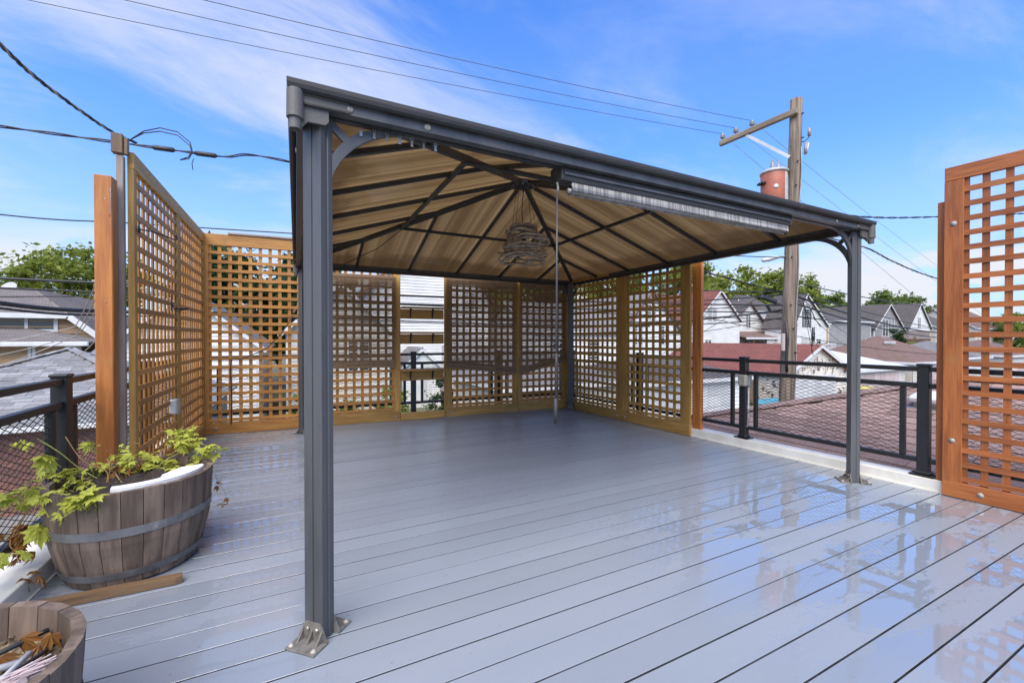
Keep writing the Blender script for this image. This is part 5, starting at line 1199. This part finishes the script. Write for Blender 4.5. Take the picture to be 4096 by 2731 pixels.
tube('fuse_barrel', co, [(.12, -.08, -.02), (.10, -.07, -.42)], .04, M_porc, 10); tube('fuse_tube', co, [(.18, -.13, -.05), (.13, -.10, -.40)], .025, M_patch, 8)
# transformer can hangs on the pole
tf = thing('transformer', 'rust red cylindrical transformer can bolted to the utility pole', 'transformer', onp(3.72) + PB + Vector((-.24, .25, 0)))
lathe('tank', tf, [(.22, 0), (.25, .03), (.255, .98), (.25, 1.0)], M_red, 28)
lathe('lid', tf, [(.268, .99), (.272, 1.03), (.24, 1.06), (.12, 1.09), (.03, 1.10)], M_patch, 28)
for dx in (-.09, .12): lathe('bushing', tf, [(.03, 1.07), (.05, 1.10), (.03, 1.12), (.05, 1.15), (.03, 1.17), (.045, 1.2), (.02, 1.22), (.02, 1.28)], M_porc, 12, loc=(dx, -.02, 0))
for k in range(3):
    a = R(148 + 12 * k); bx_ = tube('secondary_bushing', tf, [(.25 * math.cos(a), .25 * math.sin(a), .78), (.34 * math.cos(a), .34 * math.sin(a), .78)], .028, M_black, 8)
bar('hanger', tf, (.15, -.15, .8), (.26, -.26, .8), .08, .1, M_galv); bar('hanger', tf, (.15, -.15, .2), (.26, -.26, .2), .08, .1, M_galv)
ptc = []
for k in range(9):
    a0 = R(-100 + 7 * k); ptc += [(.2585 * math.cos(a0), .2585 * math.sin(a0))]
zz0 = [.10, .05, .22, .40, .42, .46, .44, .52, .50]; V = []; F = []
for (x, y), z0_, z1_ in zip(ptc, [.02] * 9, [.97, .97, .97, .95, .9, .86, .8, .5, .3]): V += [(x, y, z0_), (x, y, z1_)]
for k in range(8): F.append((2 * k, 2 * k + 2, 2 * k + 3, 2 * k + 1))
meshobj('bare_metal_patch', V, F, M_patch, tf)
pe = lathe('painted_number_disc', tf, [(.045, 0), (.045, .002)], M_white, 16, loc=(.258 * math.cos(R(-140)), .258 * math.sin(R(-140)), .66)); pe.rotation_euler = (R(90), 0, R(-50))
sl_ = thing('street_light', 'grey cobra head street light on an arm from the utility pole', 'street light', onp(2.9) + PB)
tube('arm', sl_, [(0, 0, 0), (-.1, .08, .05), (-.2, .16, .03)], .02, M_galv, 8)
V, F = tube_data([(-.18, .15, .03), (-.25, .19, .02), (-.34, .25, -.005), (-.46, .32, -.03), (-.49, .34, -.035)], [.02, .04, .05, .045, .012], 12); meshobj('lamp_head', V, F, M_patch, sl_, True)
jb = thing('splice_enclosure', 'black cable splice enclosure hanging beside the utility pole', 'enclosure', onp(1.95) + PB + Vector((-.35, .25, 0)))
bar('enclosure_body', jb, (-.16, .06, .14), (.18, -.08, .02), .09, .10, M_binblack, .03); bar('enclosure_tail', jb, (-.06, .0, -.02), (.03, -.05, -.2), .06, .06, M_binblack, .02)
jb = thing('terminal_box', 'pinkish grey terminal strip box on the side of the utility pole', 'enclosure', onp(0.95) + PB + Vector((-.27, -.05, 0)))
box('box_body', jb, (0, 0, .16), (.05, .06, .36), M_pinkdoor, bev=.01); tube('cable_tail', jb, [(.06, -.02, .6), (.10, -.03, .2), (.06, -.03, -.2), (.1, -.02, -.45)], .03, M_binblack, 7)

# ================================================================== WIRES
def wire(label, pts, r, m, sag=0.0, seg=14, cat='cable', group='overhead wires'):
    P_ = [Vector(p) for p in pts]; out = []
    for i in range(len(P_) - 1):
        for k in range(seg):
            t = k / seg; p = P_[i].lerp(P_[i + 1], t); p.z -= sag * 4 * t * (1 - t); out.append(p)
    out.append(P_[-1]); o = tube('overhead_wire', None, out, r, m, 6); return tag(o, label, cat, group)
def ext(p, q, f): return Vector(p) + (Vector(q) - Vector(p)) * f
wire('highest thin power wire running left from the nearest crossarm insulator', [INS[0], ext(INS[0], at(1085, 0, 6.5), 2.2)], .0055, M_thin, .25, 30)
wire('middle thin power wire running left from the crossarm', [INS[1], ext(INS[1], at(780, 0, 6.6), 2.2)], .0055, M_thin, .25, 30)
wire('lowest thin power wire running left from the outermost crossarm insulator', [INS[2], ext(INS[2], at(410, 0, 6.8), 2.2)], .0055, M_thin, .25, 30)
for k, (tx, ty, lb) in enumerate(((3560, 905, 'upper'), (3640, 1030, 'middle'), (3640, 1150, 'lower'))):
    wire('%s faint power wire running right from the crossarm' % lb, [INS[k], ext(INS[k], at(tx, ty, 17), 3)], .006, M_palewire, .2, 24)
# left side
def twisted(name, label, pts, r, tw, m, lash=None):
    P_ = [Vector(p) for p in pts]; t = thing(name, label, 'cable', P_[0], 0, 'overhead wires'); o0 = Vector(t.location)
    dense = []
    for i in range(len(P_) - 1):
        a, b_, c, d = P_[max(i - 1, 0)], P_[i], P_[i + 1], P_[min(i + 2, len(P_) - 1)]
        for k in range(16):
            s = k / 16; dense.append(0.5 * ((2 * b_) + (c - a) * s + (2 * a - 5 * b_ + 4 * c - d) * s * s + (3 * b_ - a - 3 * c + d) * s ** 3))
    dense.append(P_[-1]); L_ = 0
    for j in range(3 if not lash else 2):
        out = []; L_ = 0
        for i, p in enumerate(dense):
            if i: L_ += (p - dense[i - 1]).length
            d = (dense[min(i + 1, len(dense) - 1)] - dense[max(i - 1, 0)]).normalized(); u_ = d.cross(Vector((0, 0, 1))).normalized(); w_ = d.cross(u_)
            a = L_ / tw * 6.283 + j * 2.094 * (1.5 if lash else 1); out.append(p + (u_ * math.cos(a) + w_ * math.sin(a)) * r * .62 - o0)
        tube('strand', t, out, r * .5, m if j else M_palewire if not lash else m, 6)
    return t
L1a, L1b = at(-420, 448, 5.2), at(1330, 688, 7.2)
t = twisted('service_cable', 'thick lashed black cable crossing the sky at the left with splice sleeves', [L1a, L1a.lerp(L1b, .33), L1a.lerp(L1b, .66), L1b, ext(L1b, at(3120, 1170, 9.3), 1.0)], .020, 1.1, M_cable, True)
for (xa, ya, xb, yb) in ((608, 603, 700, 622), (778, 634, 868, 648)):
    fq = lambda x: 5.2 * (x + 420) / (5.2 * (x + 420) + 7.2 * (1330 - x))
    p0, p1 = L1a.lerp(L1b, fq(xa)), L1a.lerp(L1b, fq(xb)); o = tube('splice_sleeve', t, [p0 - L1a, p0.lerp(p1, .1) - L1a, p0.lerp(p1, .9) - L1a, p1 - L1a], [.02, .036, .036, .02], M_cable, 10)
lp = [at(525, 557, 6.2), at(575, 525, 6.2), at(640, 512, 6.25), at(710, 528, 6.3), at(760, 570, 6.35), at(768, 600, 6.35), at(755, 628, 6.35), at(720, 640, 6.3)]
for dz_ in (0, -.05): tube('cable_loop', t, [p - L1a + Vector((0, 0, dz_ * min(1, 4 * min(i, 7 - i) / 7))) for i, p in enumerate(lp)], .008, M_cable, 6)
tube('cable_tail', t, [at(775, 635, 6.4) - L1a, at(768, 655, 6.4) - L1a, at(772, 680, 6.4) - L1a], .006, M_cable, 5)
twisted('service_drop', 'twisted service drop falling steeply from the upper left to the lashed cable', [at(-260, -60, 3.2), at(-60, 120, 3.7), at(130, 300, 4.4), at(330, 450, 5.2), at(460, 535, 5.8), at(545, 572, 6.2)], .019, .42, M_cable)
P1c = onp(2.0) + PB
wire('single thin cable at the left edge below the lashed cable', [at(-300, 815, 5.5), at(420, 886, 6.6), P1c + Vector((0, 0, .9))], .010, M_cable, .05)
wire('upper of two close black cables in front of the left trees', [ext(P1c, at(0, 1060, 4.6), 1.5), P1c + Vector((-.1, .1, -.1))], .016, M_cable, .12, 24)
wire('lower of two close black cables in front of the left trees', [ext(P1c, at(0, 1082, 4.7), 1.5), P1c + Vector((-.1, .1, -.25))], .013, M_cable, .12, 24)
wire('sagging thin cable across the left trees', [ext(P1c, at(0, 1188, 4.9), 1.5), at(240, 1185, 5.2), at(420, 1160, 5.5), P1c + Vector((0, .1, -.4))], .008, M_cable, .03)
TC = [at(-500, 1150, 3.4), at(0, 1212, 4.5), at(385, 1243, 5.6), at(850, 1250, 9), at(1690, 1287, 16), at(2600, 1305, 24)]
wire('very thick black telephone cable in front of the tan house', TC, .027, M_cable, .02, 10)
wire('cable slung under the very thick telephone cable', [p - Vector((0, 0, .055)) for p in TC], .014, M_cable, .02, 10)
for k, (ya, yb, lb) in enumerate(((1345, 1245, 'upper'), (1405, 1255, 'middle'), (1470, 1195, 'lower'))):
    wire('%s pale wire fanning across the tan house to the orange post' % lb, [at(-150, ya + 40, 3.6), at(300, (ya + yb) / 2 + 12, 3.5), (-1.12, 3.60, 1.55 - .09 * k)], .0035, M_palewire, .02)
wire('lowest pale wire crossing the grey shingle roof', [at(-150, 1560, 3.8), at(300, 1425, 3.6), (-1.12, 3.60, 1.18)], .003, M_palewire, .02)
# right side, around the pole
for (x0, y0, d0, x1, y1, d1, r, lb) in (
    (2600, 1140, 10.5, 3160, 1165, 9.2, .012, 'topmost cable reaching the pole from the left'), (2500, 1205, 10.5, 3150, 1175, 9.2, .017, 'thick cable just under the topmost one left of the pole'),
    (2500, 1236, 10.5, 3120, 1215, 9.2, .012, 'thin cable third from the top left of the pole'), (2500, 1290, 10.5, 3130, 1240, 9.2, .024, 'lashed cable rising to the pole from the left'),
    (2500, 1300, 10.5, 3150, 1270, 9.3, .013, 'slack cable passing over the white gables'), (2560, 1352, 10.5, 3140, 1268, 9.3, .008, 'slanting drop wire from the lattice end to the pole'),
    (2640, 1420, 11, 3060, 1170, 9.6, .006, 'thin drop wire crossing the first white gable')):
    wire(lb, [at(x0, y0, d0), at(x1, y1, d1)], r, M_cable, .06)
for (x0, y0, d0, x1, y1, d1, r, s, lb) in (
    (3180, 1130, 9.2, 3900, 1230, 20, .012, .2, 'topmost cable leaving the pole to the right'), (3185, 1185, 9.2, 3900, 1330, 18, .022, .3, 'thick cable leaving the pole to the right'),
    (3180, 1165, 9.2, 3900, 1330, 24, .012, .2, 'cable splitting from the topmost one right of the pole'), (3185, 1215, 9.2, 3900, 1348, 20, .018, .3, 'lashed cable leaving the pole below the thick one'),
    (3185, 1265, 9.2, 3900, 1300, 22, .012, .2, 'slack cable crossing the grey sided house'), (2700, 1240, 11, 3900, 1425, 16, .010, .25, 'long straight cable crossing from the lattice to the right screen'),
    (3185, 1170, 9.2, 3420, 1350, 13, .006, .1, 'short drop wire slanting down right of the pole'), (3185, 1190, 9.3, 3380, 1380, 13, .006, .1, 'second short drop wire slanting down right of the pole')):
    wire(lb, [at(x0, y0, d0), at(x1, y1, d1)], r, M_cable, s)
twisted('service_drop', 'twisted drop cable sloping down between the right gazebo post and right screen', [at(3250, 935, 7.4), at(3460, 990, 7.6), at(3560, 1040, 7.9), at(3690, 1095, 8.3), at(3900, 1160, 8.9)], .013, .5, M_cable)
twisted('service_cable', 'thick horizontal cable leaving the gazebo corner towards the right screen', [at(3250, 845, 7.0), at(3460, 868, 7.2), at(3700, 869, 7.6), at(4200, 850, 8.6)], .016, .6, M_cable, True)
wc = thing('wire_coil', 'loose coils of black cable hanging right of the utility pole', 'cable', onp(1.3) + PB + Vector((.42, -.2, 0)))
rw = random.Random(6)
for k in range(7):
    pts = []; r_ = rw.uniform(.12, .2); c = Vector((.1 + rw.uniform(-.05, .05), 0, -.05 + rw.uniform(-.05, .05)))
    for j in range(19): a = 6.283 * j / 18; pts.append(c + Vector((r_ * .75 * math.cos(a), rw.uniform(-.01, .01) + r_ * .4 * math.cos(a), r_ * math.sin(a))))
    tube('coil', wc, pts, .006, M_cable, 5)
for k in range(8):
    a = Vector((-.3, 0, .5 + rw.uniform(-.1, .2))); b_ = Vector((rw.uniform(.1, .5), rw.uniform(-.1, .1), rw.uniform(-.5, .4))); mdl = (a + b_) / 2 + Vector((rw.uniform(-.1, .2), 0, rw.uniform(-.3, .3)))
    tube('loose_lead', wc, [a, a.lerp(mdl, .5) + Vector((0, 0, .05)), mdl, mdl.lerp(b_, .5) - Vector((0, 0, .04)), b_], .005, M_cable, 5)

# ================================================================== TREES
def leaf_cloud(c, rad, n, size, rr, clumps):
    V = []; F = []; cl = []
    for _ in range(clumps):
        while True:
            d = Vector((rr.gauss(0, 1), rr.gauss(0, 1), rr.gauss(0, 1))).normalized()
            if d.z > -0.75: break
        f = rr.uniform(.25, 1.12) ** .6; cl.append((Vector((d.x * rad[0] * f, d.y * rad[1] * f, d.z * rad[2] * f)), rr.uniform(.09, .27)))
    rm = (rad[0] + rad[1] + rad[2]) / 3
    for i in range(n):
        cc, cr_ = cl[i % clumps]; p = Vector(c) + cc + Vector((rr.gauss(0, 1), rr.gauss(0, 1), rr.gauss(0, .75))) * cr_ * rm * .62
        a = Vector((rr.gauss(0, 1), rr.gauss(0, 1), rr.gauss(0, .6))).normalized(); b_ = a.cross(Vector((rr.gauss(0, 1), rr.gauss(0, 1), rr.gauss(0, 1)))).normalized()
        s = size * rr.choice((.45, .6, .75, .9, 1.1, 1.3)); k = len(V); V += [p - a * s, p + b_ * s * .5, p + a * s, p - b_ * s * .5]; F.append((k, k + 1, k + 2, k + 3))
    return V, F, cl
def tree(label, x, y, top, rad, n, size, m, seed, clumps=40, cat='tree', name='tree', group='trees beyond the houses', zb=GZ):
    rr = random.Random(seed); t = thing(name, label, cat, (x, y, zb), 0, group); cz = top - zb - rad[2]
    V, F, cl = leaf_cloud((0, 0, cz), rad, n, size, rr, clumps); meshobj('crown', V, F, m, t)
    tr = [Vector((0, 0, 0)), Vector((rr.uniform(-.2, .2), rr.uniform(-.2, .2), cz * .5)), Vector((rr.uniform(-.3, .3), rr.uniform(-.3, .3), cz))]
    r0 = max(.03, rad[0] * .07); items = [tube_data(tr, [r0, r0 * .8, r0 * .5], 8)]
    for c_, _ in cl[:14]:
        e_ = Vector((0, 0, cz)) + c_ * .9; s_ = tr[1].lerp(tr[2], rr.random()); items.append(tube_data([s_, s_.lerp(e_, .5) + Vector((0, 0, .1 * rad[2])), e_], [r0 * .38, r0 * .25, r0 * .08], 5))
    joined('trunk', t, items, M_bark, True); return t
tree('large tree with leafy crown beyond the white gabled house', 52, 44, 11.6, (6.5, 6, 4.4), 9000, .34, M_leafy, 21, 60)
tree('broad yellow green tree behind the lattice end', 41, 47, 11.2, (6, 5, 4.0), 8000, .34, M_leafy, 22, 55)
tree('tall round tree right behind the utility pole', 71, 46, 12.6, (6, 5.5, 5.4), 9500, .38, M_leafy, 23, 60)
tree('tree with rounded crown left of the right gazebo post', 79, 45, 12.2, (5.2, 5, 5.4), 8500, .36, M_leafy, 24, 55)
tree('smaller tree just right of the right gazebo post', 95, 46, 9.3, (4.5, 4, 3.6), 5000, .36, M_leafm, 25, 36)
tree('wide sparse tree between the post and the right screen', 121, 48, 11.2, (8, 6, 5), 8000, .42, M_leafm, 26, 40)
tree('dark tree seen through the top of the right screen', 132, 42, 8.0, (7, 6, 4), 6000, .42, M_leafm, 27, 40)
tree('yellow green tree behind the right screen slats', 118, 28.5, 5.5, (4, 3, 3), 4000, .3, M_leafy, 47, 30)
tree('spreading tree above the tan house at the left', -14.2, 44, 7.9, (3.6, 3.5, 2.6), 6500, .20, M_leafy, 28, 70)
tree('second tree left of the chimney at the left', -20, 46, 6.6, (3.8, 4, 2.6), 5500, .22, M_leafy, 29, 60)
tree('dark tree at the far left edge', -26, 47, 5.4, (4.2, 4, 2.6), 5000, .24, M_leafm, 30, 45)
tree('big dark tree behind the back left lattice', -3.5, 38, 7.7, (5.0, 4.5, 4.6), 11000, .26, M_leafd, 31, 60)
tree('second dark tree behind the back left lattice', 1.0, 46, 8.6, (4.5, 4.5, 4.6), 9000, .3, M_leafd, 32, 55)
tree('green tree above the right lattice wall', 26, 46, 10.5, (6.5, 5, 4.6), 8000, .32, M_leafm, 33, 50)
tree('yellow green tree above the back end of the right lattice wall', 17.5, 44, 9.5, (4.5, 4, 4), 6000, .3, M_leafy, 34, 45)
def shrub(label, x, y, top, rad, n, size, m, seed, zb=GZ): return tree(label, x, y, top, rad, n, size, m, seed, 16, 'shrub', 'shrub', 'shrubs in the yards', zb)
shrub('leafy shrub below the left end of the back lattice', 1.6, 14.6, -.25, (1.0, .8, 1.4), 2600, .08, M_leafm, 51)
shrub('yellow green shrub left of the shelf gap', 3.1, 15.4, -.55, (.9, .8, 1.25), 2300, .08, M_leafy, 52)
shrub('bright shrub low behind the leftmost shade', 0.1, 14.8, -.6, (.9, .7, 1.2), 2200, .08, M_leafy, 53)
shrub('dark shrub beside the small white garage', 8.0, 22.0, -1.2, (1.0, .9, .9), 1500, .1, M_leafd, 54)
shrub('dense dark shrub low in the right half of the shelf gap', 6.55, 20.0, -.75, (.75, .8, 1.15), 2200, .08, M_leafd, 71)
shrub('green shrub in the gangway beside the brown gate', 19.25, 13.3, -1.5, (.45, .5, .9), 900, .08, M_leafm, 55)
shrub('conical evergreen left of the right screen', 70.5, 27, 2.5, (1.3, 1.3, 2.6), 3000, .16, M_leafd, 56)
shrub('rounded light green shrub by the wooden balcony', 60, 24.5, 1.0, (2.2, 1.8, 1.5), 2600, .16, M_leafy, 57)
shrub('yellowish shrub by the conical evergreen', 69, 25, .8, (1.3, 1.2, 1.6), 1800, .15, M_leafy, 58)
shrub('leafy shrub in front of the white gabled house', 30.8, 23.5, .2, (1.0, .9, 1.3), 1500, .12, M_leafy, 59)
shrub('small potted evergreen on a railing beyond the red garage', 50.0, 25.2, 1.0, (.45, .45, .7), 700, .09, M_leafd, 60)
for k, (xx, yy) in enumerate(((10.5, 14.2), (5.2, 14.0))): shrub(('green shrub by the pale driveway', 'low shrub under the shelf gap')[k], xx, yy, -1.9, (.7, .6, .6), 1100, .08, (M_leafm, M_leafy)[k], 61 + k)
bk = thing('balcony_rail_box', 'white railed landing beyond the red garage', 'railing', (48.2, 24.6, GZ))
for k in range(12): box('baluster', bk, (.25 * k, 0, 3.0), (.05, .05, 1.0), M_white)
box('rail', bk, (1.4, 0, 3.52), (2.95, .08, .08), M_white); box('rail', bk, (1.4, 0, 2.5), (2.95, .08, .1), M_white); box('landing', bk, (1.4, .8, 1.2), (3.0, 1.6, 2.4), M_sidec)
# distant belt of trees closing the horizon
rr = random.Random(77); V = []; F = []
for k in range(300):
    a = R(-62) + R(160) * k / 299; d = rr.uniform(120, 165); c = Vector((d * math.sin(a), d * math.cos(a), GZ + rr.uniform(2.0, 4.2)))
    v, f, _ = leaf_cloud(c, (rr.uniform(4, 7), rr.uniform(4, 7), rr.uniform(3, 5.0)), 130, .75, rr, 8); b0 = len(V); V += v; F += [tuple(i + b0 for i in q) for q in f]
o = meshobj('distant_woods', V, F, M_leafm); tag(o, 'belt of distant green trees along the horizon', 'trees', None, 'stuff')
